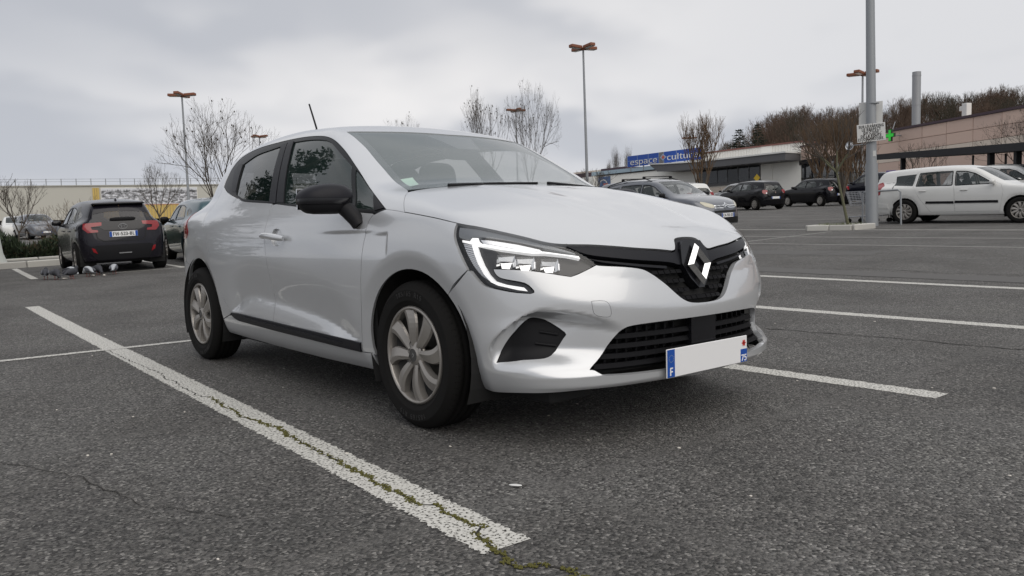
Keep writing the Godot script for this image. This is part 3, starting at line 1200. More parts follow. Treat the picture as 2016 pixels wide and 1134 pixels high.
	# ---- headlamp
	var lampL := snap(s, spl(V3s([.305, .837, .824, .309, .800, .842, .318, .773, .846, .340, .733, .847, .384, .673, .841, .429, .624, .827, .462, .602, .812, .540, .582, .758, .588, .575, .711]), 4))
	var lampI := snap(s, spl(V3s([.588, .575, .711, .597, .580, .702, .592, .590, .705, .570, .613, .723, .517, .628, .771, .496, .638, .786, .484, .653, .792, .479, .666, .794]), 3))
	var lampB := snap(s, spl(V3s([.479, .666, .794, .577, .657, .702, .657, .634, .601, .672, .634, .576, .689, .651, .531, .702, .670, .487]), 4))
	var lampT := snap(s, spl(V3s([.702, .670, .487, .691, .690, .500, .659, .719, .535, .614, .747, .582]), 4))
	var hedge_l := []
	for p in hedge:
		if p.x < .605 and p.x > .300: hedge_l.append(p)
	var lamp := lampL + lampI.slice(1) + lampB.slice(1) + lampT.slice(1) + hedge_l
	var hl := []
	for sd in 2:
		var h := Node3D.new()
		h.name = "headlight"
		t.add_child(h, true)
		hl.append(h)
	var la := V(.66, .28, .70)
	lamp_part("lens", panel(s, la, lamp, [], {"cell": .018, "gap": .0022, "rim": 0.0, "off": -.001}), M.lens, hl)
	lamp_part("housing", panel(s, la, lamp, [], {"cell": .02, "gap": .0025, "off": -.040, "rim": -.038}), M.lamp_black, hl)
	var bez := snap(s, spl(V3s([.318, .829, .828, .322, .80, .838, .335, .781, .840, .378, .778, .826, .388, .789, .815, .44, .785, .778, .52, .767, .70, .59, .742, .63, .66, .712, .54]), 3)) + snap(s, V3s([.652, .722, .543, .60, .747, .596, .505, .782, .68, .388, .815, .778]))
	lamp_part("bezel", panel(s, la, bez, [], {"cell": .02, "gap": .002, "off": -.010, "rim": .02}), M.lamp_grey, hl)
	var drl_v := snap(s, V3s([.389, .757, .826, .408, .753, .817, .424, .718, .819, .443, .680, .816, .464, .645, .807, .486, .621, .795, .520, .609, .770, .570, .598, .727, .580, .585, .719, .552, .590, .746, .495, .606, .791, .472, .618, .805, .446, .647, .817, .422, .687, .826, .405, .723, .828]))
	lamp_part("daytime_light", panel(s, la, drl_v, [], {"cell": .02, "off": -.010, "rim": .02}), M.drl, hl)
	var drl_h := snap(s, V3s([.344, .776, .839, .378, .772, .827, .383, .785, .818, .404, .785, .803, .411, .771, .806, .424, .763, .802, .505, .744, .735, .572, .730, .663, .586, .731, .641, .630, .718, .584, .663, .709, .534, .669, .699, .532, .639, .712, .575, .593, .724, .639, .565, .724, .679, .485, .740, .761, .411, .755, .815, .346, .767, .840]))
	lamp_part("daytime_light", panel(s, la, drl_h, [], {"cell": .02, "off": -.012, "rim": .02}), M.drl, hl)
	var sig := snap(s, V3s([.412, .779, .801, .441, .778, .775, .516, .761, .701, .573, .741, .647, .583, .733, .643, .549, .737, .687, .479, .755, .756, .424, .767, .799]))
	lamp_part("indicator", panel(s, la, sig, [], {"cell": .02, "off": -.016, "rim": .015}), M.reflector, hl)
	# fins beside the upright light
	var fl := V3s([.348, .763, .840, .367, .730, .841, .387, .700, .838, .412, .667, .832, .444, .634, .820])
	var fr := V3s([.386, .757, .828, .403, .723, .829, .420, .687, .827, .443, .648, .818, .467, .618, .807])
	var fll := spl(fl, 4)
	var frr := spl(fr, 4)
	for i in 15:
		var q := snap(s, [fll[i], frr[i], frr[i].lerp(frr[i + 1], .72), fll[i].lerp(fll[i + 1], .72)])
		lamp_part("light_fin", panel(s, la, q, [], {"cell": .03, "off": -.016, "rim": .012}), M.reflector, hl)
	# mirrors and bowls behind the lens
	for r in [[.50, .690, .748, .030], [.555, .683, .700, .034], [.612, .675, .630, .034]]:
		var q := s.land(V(r[0], r[1], r[2]), la.normalized())
		var nn := s.nrm(q)
		var bw := MB.new()
		bw.xf = Transform3D(Basis.looking_at(-nn, Vector3.UP), q - nn * .036)
		bw.face([V(-.034, .026, .022), V(.030, .026, .016), V(.018, .002, -.004), V(-.026, .006, -.006)])
		bw.face([V(-.034, .026, .022), V(-.026, .006, -.006), V(-.022, -.020, -.002), V(-.038, -.024, .020)])
		bw.face([V(.018, .002, -.004), V(.030, .026, .016), V(.036, -.014, .010), V(.014, -.022, -.002)])
		bw.face([V(-.026, .006, -.006), V(.018, .002, -.004), V(.010, -.024, .004), V(-.018, -.022, .006)])
		lamp_part("reflector", bw, M.chrome, hl)
		var gl := MB.new()
		gl.xf = Transform3D(Basis.looking_at(-nn, Vector3.UP), q - nn * .030)
		gl.box(V(.032, -.004, .0), V(.010, .030, .016), .003)
		lamp_part("reflector", gl, M.reflector, hl)
	# ---- front bumper
	var half_v := snap(s, spl(V3s([.702, .670, .487, .711, .665, .462, .757, .650, .320, .772, .626, .263, .787, .589, .212, .806, .533, .150, .813, .510, .108, .816, .502, .060, .817, .500, 0]), 5))
	var bot := snap(s, spl(V3s([.797, .224, 0, .795, .224, .249, .756, .223, .451, .691, .219, .609, .573, .208, .73, .42, .196, .768, .345, .200, .775]), 5))
	var bump := fb + lampL.slice(17) + lampI.slice(1) + lampB.slice(1) + half_v.slice(1) + midline(s, V(.82, .500, 0), V(.8, .224, 0), Vector3.RIGHT, 16).slice(1) + bot.slice(1) + arc_xy(s, cf, .348, -.30, a_fb, 16)
	var lg := snap(s, spl(V3s([.80, .262, 0, .798, .261, .27, .757, .267, .470, .725, .278, .535, .718, .292, .552]), 4)) + snap(s, spl(V3s([.718, .292, .552, .737, .338, .512, .761, .400, .464, .774, .430, .428, .786, .443, .380, .81, .448, .24, .82, .449, .1, .822, .449, 0]), 4)).slice(1)
	var lgm := lg + midline(s, V(.82, .449, 0), V(.8, .262, 0), Vector3.RIGHT, 10).slice(1)
	# the hole runs over the middle so that no sliver is left there
	var lg_hole := lg.duplicate()
	lg_hole.append(V(.80, .449, -.03))
	lg_hole.append(V(.78, .262, -.03))
	var fog := snap(s, spl(V3s([.476, .320, .790, .482, .386, .751, .513, .444, .715, .538, .475, .691, .560, .483, .676, .583, .475, .643, .632, .426, .588, .630, .402, .594, .615, .345, .642, .591, .334, .690, .476, .320, .790]), 3))
	var tow := snap(s, spl(V3s([.714, .540, .534, .735, .538, .488, .745, .520, .470, .750, .482, .470, .733, .484, .510, .722, .498, .530, .714, .540, .534]), 3))
	part("tow_cover", panel(s, V(.85, 0, .5), tow, [], {"cell": .02, "gap": .0014, "rim": .006}), P, t)
	part("front_bumper", both(panel(s, V(.76, -.05, .65), bump, [lg_hole, fog, tow], {"cell": .010, "gap": .0014, "rim": .022, "half": true})), P, t)
	part2("fog_insert", panel(s, V(.7, -.05, .7), fog, [], {"cell": .02, "off": -.010, "rim": -.008}), M.black_plastic, t)
	for r in [[.430, .705, .612, .572], [.388, .730, .622, .55]]:
		var fin := MB.new()
		var pts := []
		for i in 6:
			var z := lerpf(r[1], r[2], i / 5.0)
			var q := s.land(V(.62, r[0] - .012 * i / 5.0, z), V(.7, 0, .7).normalized())
			pts.append(q - s.nrm(q) * .008)
		fin.tube(pts, [.006, .006, .006, .006, .006, .006], 6)
		part2("fog_fin", fin, M.black_plastic, t)
	# ---- lower grille
	var lgr := Node3D.new()
	lgr.name = "lower_grille"
	t.add_child(lgr)
	part("backing", both(panel(s, V(.95, 0, .3), lgm, [], {"cell": .03, "off": -.075, "rim": -.07, "half": true})), M.deep_black, lgr)
	for r in [[.402, .448], [.366, .478], [.330, .505], [.296, .530]]:
		var sl := MB.new()
		bar(sl, s, r[0], -r[1], r[1], .016, -.016, .04, .012)
		part("slat", sl, M.black_plastic, lgr)
		for sd in [-1.0, 1.0]:
			for k in 8:
				var z: float = sd * (.14 + k * .048)
				if absf(z) < r[1] - .02:
					var v := MB.new()
					bar(v, s, r[0] + .018, z - .004, z + .004, .022, -.048, .02)
					part("rib", v, M.black_plastic, lgr)
	var sen := MB.new()
	bar(sen, s, .394, -.078, .078, .106, -.006, .03)
	part("radar_cover", sen, M.black_gloss, lgr)
	# ---- upper grille
	var ug := Node3D.new()
	ug.name = "upper_grille"
	t.add_child(ug)
	var hedge_g := []
	for p in notch + hedge.slice(1):
		if p.x > .60: hedge_g.append(p)
	var gl_loop := hedge_g + rev(lampT) + half_v.slice(1) + midline(s, V(.82, .500, 0), V(.75, .757, 0), Vector3.RIGHT, 14).slice(1)
	part("backing", both(panel(s, V(.9, .1, .35), gl_loop, [], {"cell": .02, "off": -.050, "rim": -.044, "half": true})), M.deep_black, ug)
	# dark bar under the hood edge
	var gb_low := snap(s, spl(V3s([.650, .727, .540, .684, .703, .486, .744, .682, .329, .776, .664, .150, .785, .652, .092, .782, .665, 0]), 4))
	var gb := hedge_g + rev(gb_low.slice(0, 1)) + gb_low.slice(1) + midline(s, V(.80, .665, 0), V(.75, .757, 0), Vector3.RIGHT, 8).slice(1)
	part("upper_bar", both(panel(s, V(.85, .35, .35), gb, [], {"cell": .018, "off": -.006, "gap": .004, "rim": .03, "half": true})), M.dark_trim, ug)
	var gb2 := snap(s, spl(V3s([.655, .713, .527, .690, .690, .47, .748, .671, .315, .776, .655, .160]), 4)) + rev(snap(s, spl(V3s([.668, .703, .51, .700, .680, .45, .752, .660, .305, .778, .645, .165]), 4)))
	part2("lower_bar", panel(s, V(.85, .2, .35), gb2, [], {"cell": .018, "off": -.016, "rim": .02}), M.dark_trim, ug)
	for r in [[.628, .085, .245], [.592, .080, .200], [.556, .065, .155], [.524, .0, .115]]:
		for sd in [-1.0, 1.0]:
			var z: float = r[1]
			while z < r[2]:
				var d := MB.new()
				bar(d, s, r[0], sd * z, sd * (z + .028), .013, -.014, .018, .008)
				part("mesh_bar", d, M.black_plastic, ug)
				z += .033
	# ---- emblem: a hollow rhombus with ridged sides, on a black shield
	var eb := Basis(Vector3.BACK, deg_to_rad(15.0)) * Basis(Vector3.UP, PI / 2)
	var et := Transform3D(eb, V(.800, .652, 0))
	var sh := MB.new()
	sh.xf = Transform3D(eb, V(.770, .655, 0))
	sh.prism(V2s([-.055, .090, -.078, .06, -.090, .0, -.056, -.062, -.016, -.102, .016, -.102, .056, -.062, .090, .0, .078, .06, .055, .090]), -.03, .012)
	part("emblem_shield", sh, M.black_gloss, ug)
	var em := MB.new()
	em.xf = et
	var O := V2s([0, .086, .072, 0, 0, -.086, -.072, 0])
	var I := V2s([.0, .040, .032, 0, 0, -.040, -.032, 0])
	for i in 4:
		var a := O[i]
		var b2 := O[(i + 1) % 4]
		var ci := I[i]
		var di := I[(i + 1) % 4]
		var ma := a.lerp(ci, .45)
		var mb := b2.lerp(di, .45)
		em.face([V(a.x, a.y, -.004), V(b2.x, b2.y, -.004), V(mb.x, mb.y, .012), V(ma.x, ma.y, .012)])
		em.face([V(ma.x, ma.y, .012), V(mb.x, mb.y, .012), V(di.x, di.y, -.002), V(ci.x, ci.y, -.002)])
	for i in range(0, em.ix.size(), 3):
		var g := (em.v[em.ix[i + 1]] - em.v[em.ix[i]]).cross(em.v[em.ix[i + 2]] - em.v[em.ix[i]]).normalized()
		if g.x > 0: g = -g
		for k in 3: em.n[em.ix[i + k]] = -g
	part("emblem", em, M.chrome, t)
	# ---- number plate
	plate(t, Transform3D(Basis(Vector3.UP, PI / 2), V(.836, .287, 0)), "", "75", true)
	# ---- windows
	part2("window_trim", panel(s, V(0, .25, .97), DLOT + DLOB.slice(1), [gF, gQ, gR], {"cell": .018, "off": -.002, "rim": .012, "gap": .0015}), M.black_satin, t)
	part2("front_window", panel(s, V(0, .3, .95), gF, [], {"cell": .03, "off": -.007, "rim": 0.0}), M.side_glass, t)
	part2("quarter_window", panel(s, V(0, .3, .95), gQ, [], {"cell": .03, "off": -.007, "rim": 0.0}), M.side_glass, t)
	part2("rear_window", panel(s, V(0, .3, .95), gR, [], {"cell": .03, "off": -.007, "rim": 0.0}), M.tint_glass, t)
	for q in [[-1.475, -1.250, -1.556, -1.347], [-1.562, -1.353, -1.645, -1.448]]:
		var pl := snap(s, V3s([q[0], 1.332, .64, q[1], .978, .82, q[3], .986, .815, q[2], 1.333, .64]))
		part2("pillar_cover", panel(s, V(0, .3, .95), pl, [], {"cell": .03, "off": .002, "rim": .006, "gap": .001}), M.dark_trim, t)
	var pl2 := snap(s, V3s([-2.232, 1.262, .64, -2.098, 1.078, .748, -2.20, 1.085, .73, -2.40, 1.235, .63, -2.35, 1.27, .62]))
	part2("pillar_cover", panel(s, V(0, .3, .95), pl2, [], {"cell": .03, "off": .002, "rim": .006, "gap": .001}), M.dark_trim, t)
	var sail := snap(s, V3s([-.375, .980, .78, -.20, .915, .84, -.262, .905, .848]))
	part2("sail_cover", panel(s, V(0, .3, .95), sail, [], {"cell": .03, "off": .002, "rim": .006}), M.black_plastic, t)
	# ---- tail end
	var tl := snap(s, spl(V3s([-2.96, 1.0, .70, -2.83, .945, .79, -2.755, .86, .825, -2.80, .80, .81, -2.95, .80, .76, -3.05, .84, .62, -3.08, .95, .55]), 4))
	part2("tail_light", panel(s, V(-.7, .1, .7), tl, [], {"cell": .03, "off": .003, "rim": .02, "gap": .003}), M.tail_red, t)
	var tg := snap(s, spl(V3s([-2.845, 1.35, 0, -2.82, 1.33, .3, -2.80, 1.31, .50, -2.92, 1.10, .64, -2.98, .99, .68, -3.09, .94, .55, -3.09, .82, .60, -3.17, .60, .55, -3.21, .55, .3, -3.215, .55, 0]), 4))
	var rw := snap(s, V3s([-2.88, 1.28, -.02, -2.87, 1.275, .44, -2.97, 1.07, .55, -3.05, 1.05, -.02]))
	var tgl := tg + midline(s, V(-3.2, .55, 0), V(-2.9, 1.33, 0), V(-1, .5, 0).normalized(), 16)
	part("tailgate", both(panel(s, V(-.9, .4, .25), tgl, [rw], {"cell": .03, "gap": .002, "rim": .015, "half": true})), P, t)
	var rwl := snap(s, V3s([-2.87, 1.275, .44, -2.97, 1.07, .55, -3.05, 1.05, 0, -2.88, 1.28, 0]))
	part("rear_screen", both(panel(s, V(-.8, .6, .1), rwl, [], {"cell": .04, "off": -.004, "rim": 0.0})), M.tint_glass, t)
	var rb := snap(s, spl(V3s([-2.84, .66, .82, -2.79, .80, .815, -2.95, .80, .76, -3.09, .79, .60, -3.17, .60, .55, -3.21, .55, .3, -3.215, .55, 0]), 4)) + midline(s, V(-3.2, .55, 0), V(-3.16, .24, 0), Vector3.LEFT, 10).slice(1) + snap(s, spl(V3s([-3.16, .24, 0, -3.1, .24, .5, -2.98, .24, .74, -2.93, .25, .78]), 4)).slice(1) + arc_xy(s, cr, .362, deg_to_rad(190), deg_to_rad(122), 10)
	part("rear_bumper", both(panel(s, V(-.75, 0, .65), rb, [], {"cell": .03, "gap": .002, "rim": .02, "half": true})), P, t)
	plate(t, Transform3D(Basis(Vector3.UP, -PI / 2), V(-3.20, .72, 0)), "", "75", true)
	# ---- mirrors
	for sd in 2:
		var m := Node3D.new()
		m.name = "door_mirror"
		t.add_child(m, true)
		var g := 1.0 if sd == 0 else -1.0
		var mc := V(-.470, .962, .975)
		var cap := MB.new()
		mirror_shell(cap, mc, .04, 1.0, 1.0)
		part("cap", cap if sd == 0 else cap.mirrored(), M.mirror_cap, m)
		var mid := MB.new()
		mirror_shell(mid, mc, -.36, .03, .975)
		part("band", mid if sd == 0 else mid.mirrored(), M.black_gloss, m)
		var low := MB.new()
		mirror_shell(low, mc, -1.0, -.38, .93)
		part("lower_shell", low if sd == 0 else low.mirrored(), M.black_plastic, m)
		var arm := MB.new()
		arm.tube(V3s([-.430, .925, .905, -.405, .905, .893, -.375, .868, .876, -.362, .842, .868]), [.036, .037, .034, .030], 12)
		part("arm", arm if sd == 0 else arm.mirrored(), M.black_plastic, m)
		var mg := MB.new()
		mg.xf = Transform3D(Basis(), V(-.551, .963, .985 * g))
		mg.box(Vector3.ZERO, V(.004, .092, .165), .001)
		part("glass", mg, M.chrome, m)
	# ---- aerial and wipers
	var an := MB.new()
	an.tube(V3s([-2.40, 1.395, .0, -2.585, 1.735, .0]), [.0075, .006], 8)
	an.blob(V(-2.40, 1.400, 0), V(.045, .014, .022))
	part("aerial", an, M.black_plastic, t)
	for z in [[.52, -.05], [-.08, -.60]]:
		var w := MB.new()
		var q0 := s.land(V(-.20, 1.2, z[0]), Vector3.UP)
		var q1 := s.land(V(-.225, 1.2, z[1]), Vector3.UP)
		w.tube([q0 + V(.03, .002, 0), q0.lerp(q1, .5) + V(.02, .003, 0), q1 + V(.01, .0, 0)], [.009, .008, .006], 6)
		part("wiper", w, M.black_plastic, t)
	for sd in 2:
		var rj := MB.new()
		rj.blob(V(-.165, 1.017, .36 if sd == 0 else -.1), V(.022, .008, .035))
		part("washer_jet", rj, M.black_plastic, t)
	# ---- what closes the body from inside and below
	var shl := panel(s, V(0, 0, 1), snap(s, V3s([-.33, .24, .84, -2.17, .25, .84, -2.20, .45, .87, -2.33, .62, .87, -2.50, .69, .87, -2.52, .85, .85, -2.40, .93, .82, -.30, .86, .86, -.27, .6, .87])), [], {"cell": .06, "off": -.03, "rim": 0.0})
	part2("inner_shell", shl, M.deep_black, t)
	for c in [cf, cr]:
		for sd in [-1.0, 1.0]:
			var li := MB.new()
			li.xf = Transform3D(Basis(), V(c.x, c.y, 0))
			var ring := []
			for i in 25:
				var a := deg_to_rad(-25.0 + 230.0 * i / 24.0)
				ring.append(V(cos(a) * .372, sin(a) * .372, 0))
			for i in 24:
				li.face([ring[i] + V(0, 0, .84 * sd), ring[i + 1] + V(0, 0, .84 * sd), ring[i + 1] + V(0, 0, .50 * sd), ring[i] + V(0, 0, .50 * sd)], -(ring[i] + ring[i + 1]).normalized())
			var fan := []
			for p in ring: fan.append(p + V(0, 0, .50 * sd))
			li.face(fan, V(0, 0, sd))
			part("wheel_arch_liner", li, M.deep_black, t)
	var ub := MB.new()
	ub.box(V(-1.26, .20, 0), V(1.75, .05, 1.48))
	ub.box(V(.40, .23, 0), V(.45, .05, 1.04))
	ub.box(V(-2.9, .26, 0), V(.35, .05, 1.2))
	ub.box(V(-1.3, .28, 0), V(3.6, .12, .95))
	ub.box(V(.47, .185, .52), V(.25, .06, .22), .01)
	part("underbody", ub, M.deep_black, t)
	# ---- wheels
	var wm := wheel_meshes(.2025, .306, .0925, true)
	for q in [[0.0, .757, 1], [0.0, -.757, -1], [-2.583, .752, 1], [-2.583, -.752, -1]]:
		add_wheel(t, wm, V(q[0], .304, q[1]), q[2], 0.35 if q[0] < -1 else 0.0)
	hero_cabin(t)
	# raised size marking on the tyre walls
	for w in t.get_children():
		if not w.name.begins_with("wheel") or w is MeshInstance3D: continue
		var txt := "185/65 R15"
		for rep in 2:
			for i in txt.length():
				if txt[i] == " ": continue
				var an_ := PI / 2 + rep * PI + (4.5 - i) * .078
				var rr_ := .2535
				lettering("tyre_letter", txt[i], .020, M.rubber_mark, w, Transform3D(Basis(Vector3.BACK, an_ - PI / 2), V(cos(an_) * rr_, sin(an_) * rr_, .1015)), 0, .0016)

func lamp_part(called: String, b: MB, mat: Material, hl: Array) -> void:
	part(called, b, mat, hl[0])
	part(called, b.mirrored(), mat, hl[1])

# half of the mirror housing: lo..hi in units of its half height
func mirror_shell(b: MB, c: Vector3, lo: float, hi: float, fit: float) -> void:
	var rows := []
	for j in 11:
		var v := lerpf(lo, hi, j / 10.0)
		var row := []
		for i in 29:
			var a := TAU * i / 28.0
			var hy := .066
			var k := sqrt(maxf(0.0, 1.0 - pow(absf(v), 2.15 if v > 0 else 2.8)))
			var rx := .082 * (.35 + .65 * k) * fit
			var rz := (.118 * (.18 + .82 * k) if v > 0 else .118 * (.50 + .50 * k)) * fit
			var ca := cos(a)
			var sa := sin(a)
			var px := signf(ca) * pow(absf(ca), .8) * rx
			if px < -.06 : px = -.06 - (px + .06) * -.12
			row.append(c + V(px - .18 * sa * .118 * k, v * hy, signf(sa) * pow(absf(sa), .85) * rz - .022 * maxf(0.0, v) * absf(v)))
		rows.append(row)
	var base := b.v.size()
	for j in 11:
		for i in 29:
			var du: Vector3 = rows[j][(i + 1) % 28] - rows[j][(i + 27) % 28]
			var dv: Vector3 = rows[mini(j + 1, 10)][i] - rows[maxi(j - 1, 0)][i]
			var n := du.cross(dv).normalized()
			if n.dot(rows[j][i] - c) < 0: n = -n
			b.vert(rows[j][i], n)
	for j in 10:
		for i in 28:
			b.quad(base + j * 29 + i, base + j * 29 + i + 1, base + j * 29 + 29 + i + 1, base + j * 29 + 29 + i)
	for e in [0, 10]:
		var pts: Array = rows[e].slice(0, 28)
		b.face(pts, V(0, -1 if e == 0 else 1, 0))

func plate(parent: Node3D, at: Transform3D, txt: String, dept: String, big: bool) -> void:
	var n := Node3D.new()
	n.name = "number_plate"
	n.transform = at
	parent.add_child(n, true)
	var b := MB.new()
	b.box(Vector3.ZERO, V(.520, .110, .006), .002)
	part("plate_board", b, M.plate_white, n)
	for sd in [-1.0, 1.0]:
		var q := MB.new()
		q.box(V(sd * .236, 0 if sd < 0 or not big else -.026, .0018), V(.044, .106 if sd < 0 or not big else .054, .005), .0005)
		part("plate_band", q, M.plate_blue, n)
	if big:
		lettering("plate_letter", "F", .030, M.plate_white, n, Transform3D(Basis(), V(-.236, -.032, .0045)), 0, .001)
		lettering("plate_letter", dept, .026, M.plate_white, n, Transform3D(Basis(), V(.236, -.036, .0045)), 0, .001)
		for i in 12:
			var st := MB.new()
			var a := TAU * i / 12.0
			st.box(V(-.236 + cos(a) * .013, .018 + sin(a) * .013, .0046), V(.003, .003, .001))
			part("plate_star", st, M.plate_star, n)
		var r := MB.new()
		for i in 6:
			var a := TAU * i / 6.0
			r.xf = Transform3D(Basis(Vector3.BACK, a), V(.236, .026, .0045))
			r.box(V(.006, 0, 0), V(.014, .006, .001))
		part("plate_crest", r, M.plate_red, n)
	if txt:
		lettering("plate_text", txt, .066, M.plate_black, n, Transform3D(Basis(), V(0, 0, .0045)), .395, .001)

# ---------------------------------------------------------------- wheels
func wheel_meshes(rr: float, R: float, hw: float, fine: bool) -> Dictionary:
	var d := {}
	var ty := MB.new()
	var seg := 144 if fine else 40
	var pr := [Vector2(rr - .010, hw * .80), Vector2(rr + .004, hw * .93), Vector2(rr + .016, hw * 1.02), Vector2(rr + .022, hw * 1.05), Vector2(rr + .0235, hw * 1.075), Vector2(rr + .026, hw * 1.06), Vector2(rr + .045, hw * 1.09), Vector2(rr + .064, hw * 1.08), Vector2(rr + .066, hw * 1.095), Vector2(rr + .070, hw * 1.07), Vector2(R - .024, hw * .98), Vector2(R - .010, hw * .87), Vector2(R - .003, hw * .74)]
	if fine:
		for g in [.52, .18, -.18, -.52]:
			pr.append_array([Vector2(R, hw * (g + .075)), Vector2(R - .006, hw * (g + .06)), Vector2(R - .006, hw * (g - .06)), Vector2(R, hw * (g - .075))])
	pr.append_array([Vector2(R - .003, -hw * .74), Vector2(R - .010, -hw * .87), Vector2(R - .024, -hw * .98), Vector2(rr + .045, -hw * 1.08), Vector2(rr, -hw * .9)])
	ty.lathe(pr, seg)
	if fine:
		# sipes across the shoulders
		for k in 72:
			for sd in [1.0, -1.0]:
				ty.xf = Transform3D(Basis(Vector3.BACK, TAU * k / 72.0), Vector3.ZERO)
				ty.face([V(R - .012, -.0016, hw * .90 * sd), V(R - .0022, -.0016, hw * .735 * sd), V(R - .0022, .0016, hw * .735 * sd), V(R - .012, .0016, hw * .90 * sd)], V(1, 0, 0))
				ty.xf = Transform3D(Basis(Vector3.BACK, TAU * (k + .5) / 72.0), Vector3.ZERO)
				for g in [.64, -.64]:
					ty.face([V(R + .0006, -.0016, hw * (g - .05)), V(R + .0006, -.0016, hw * (g + .05)), V(R + .0006, .0016, hw * (g + .05)), V(R + .0006, .0016, hw * (g - .05))], V(1, 0, 0))
	ty.xf = Transform3D()
	d.tyre = ty.mesh(M.rubber)
	var ri := MB.new()
	ri.lathe([Vector2(rr - .020, hw * .55), Vector2(rr - .017, hw * .90), Vector2(rr - .011, hw * .985), Vector2(rr - .006, hw * .99), Vector2(rr + .001, hw * .94), Vector2(rr, hw * .80)], 64 if fine else 32)
	d.ring = ri.mesh(M.wheel_silver)
	var bk := MB.new()
	bk.lathe([Vector2(.001, -hw * .05), Vector2(rr * .60, -hw * .10), Vector2(rr - .022, -hw * .30), Vector2(rr - .021, hw * .60)], 32)
	d.back = bk.mesh(M.wheel_steel)
	# one swept spoke
	var sp := MB.new()
	var n := 9
	var rows := []
	for i in n:
		var u := float(i) / (n - 1)
		var r := lerpf(rr * .20, rr * .935, u)
		var bend := .42 * (u - .42) * (u - .42) - .06
		var w := lerpf(.018, .037, pow(u, .9)) / .2 * rr
		var zc := hw * lerpf(.86, .90, u) + .006 * sin(u * PI)
		var c := V(r * cos(bend), r * sin(bend), zc)
		var tn := V(-sin(bend), cos(bend), 0)
		rows.append([c - tn * w + V(0, 0, -.012), c - tn * w * .86 + V(0, 0, -.003), c + tn * w * .30 + V(0, 0, .006), c + tn * w * .92 + V(0, 0, .001), c + tn * w + V(0, 0, -.026)])
	for i in n - 1:
		for k in 4:
			sp.face([rows[i][k], rows[i][k + 1], rows[i + 1][k + 1], rows[i + 1][k]])
	for i in range(0, sp.ix.size(), 3):
		var g := (sp.v[sp.ix[i + 1]] - sp.v[sp.ix[i]]).cross(sp.v[sp.ix[i + 2]] - sp.v[sp.ix[i]]).normalized()
		if g.z > 0: g = -g
		for k in 3: sp.n[sp.ix[i + k]] = -g
	d.spoke = sp.mesh(M.wheel_silver)
	var hb := MB.new()
	hb.lathe([Vector2(.060 / .2 * rr, hw * .70), Vector2(.056 / .2 * rr, hw * .86), Vector2(.034 / .2 * rr, hw * .90), Vector2(.030 / .2 * rr, hw * .96), Vector2(.027 / .2 * rr, hw * .97)], 32)
	d.hub = hb.mesh(M.wheel_silver)
	var hc := MB.new()
	hc.lathe([Vector2(.028 / .2 * rr, hw * .955), Vector2(.020, hw * .965), Vector2(.0005, hw * .97)], 28)
	d.cap = hc.mesh(M.wheel_dark)
	var bo := MB.new()
	bo.lathe([Vector2(.0115, hw * .885), Vector2(.009, hw * .70), Vector2(.0005, hw * .70)], 14)
	bo.lathe([Vector2(.0128, hw * .892), Vector2(.0112, hw * .897), Vector2(.0105, hw * .87)], 14)
	d.bolt = bo.mesh(M.wheel_dark)
	var br := MB.new()
	br.lathe([Vector2(.03, hw * .12), Vector2(rr * .62, hw * .10), Vector2(rr * .62, hw * .0)], 32)
	d.disc = br.mesh(M.wheel_disc)
	d.rr = rr
	d.hw = hw
	var dm := MB.new()
	for i in 4:
		var O := V2s([0, .012, .008, 0, 0, -.012, -.008, 0])
		var a := O[i]
		var b2 := O[(i + 1) % 4]
		dm.face([V(a.x, a.y, hw * .972), V(b2.x, b2.y, hw * .972), V(b2.x * .45, b2.y * .45, hw * .985), V(a.x * .45, a.y * .45, hw * .985)], V(0, 0, 1))
	d.mark = dm.mesh(M.chrome)
	return d

func add_wheel(parent: Node3D, m: Dictionary, at: Vector3, side: int, turn := 0.0, spokes := 8, steer := 0.0) -> void:
	var w := Node3D.new()
	w.name = "wheel"
	var bs := Basis(Vector3.BACK, turn)
	if side < 0:
		bs = Basis(Vector3.UP, PI) * bs
	w.transform = Transform3D(Basis(Vector3.UP, steer) * bs, at)
	parent.add_child(w, true)
	inst("tyre", m.tyre, w)
	inst("rim", m.ring, w)
	inst("rim_back", m.back, w)
	inst("brake_disc", m.disc, w)
	for i in spokes:
		inst("spoke", m.spoke, w, Transform3D(Basis(Vector3.BACK, TAU * (i + .12) / spokes + PI / 2), Vector3.ZERO))
	inst("hub", m.hub, w)
	inst("hub_cap", m.cap, w)
	if m.has("mark") and spokes == 8:
		inst("hub_mark", m.mark, w)
	for i in 4:
		var a := TAU * i / 4.0 + .5
		inst("wheel_bolt", m.bolt, w, Transform3D(Basis(), V(cos(a), sin(a), 0) * float(m.rr) * .235))

# ---------------------------------------------------------------- cabin of the front car
func seat(parent: Node3D, at: Vector3, mat: Material) -> void:
	var n := Node3D.new()
	n.name = "seat"
	n.position = at
	parent.add_child(n, true)
	var b := MB.new()
	b.blob(V(.05, .10, 0), V(.27, .10, .24), .5, .5)
	part("cushion", b, mat, n)
	b = MB.new()
	b.xf = Transform3D(Basis(Vector3.BACK, .28), V(-.25, .10, 0))
	b.blob(V(0, .30, 0), V(.075, .33, .24), .6, .5)
	part("backrest", b, mat, n)
	b = MB.new()
	b.xf = Transform3D(Basis(Vector3.BACK, .22), V(-.37, .62, 0))
	b.blob(V(0, .155, 0), V(.05, .095, .13), .6, .6)
	part("headrest", b, mat, n)
	b = MB.new()
	for z in [-.05, .05]:
		b.tube([V(-.35, .62, z), V(-.40, .75, z)], [.006, .006], 6)
	part("headrest_stem", b, M.chrome, n)

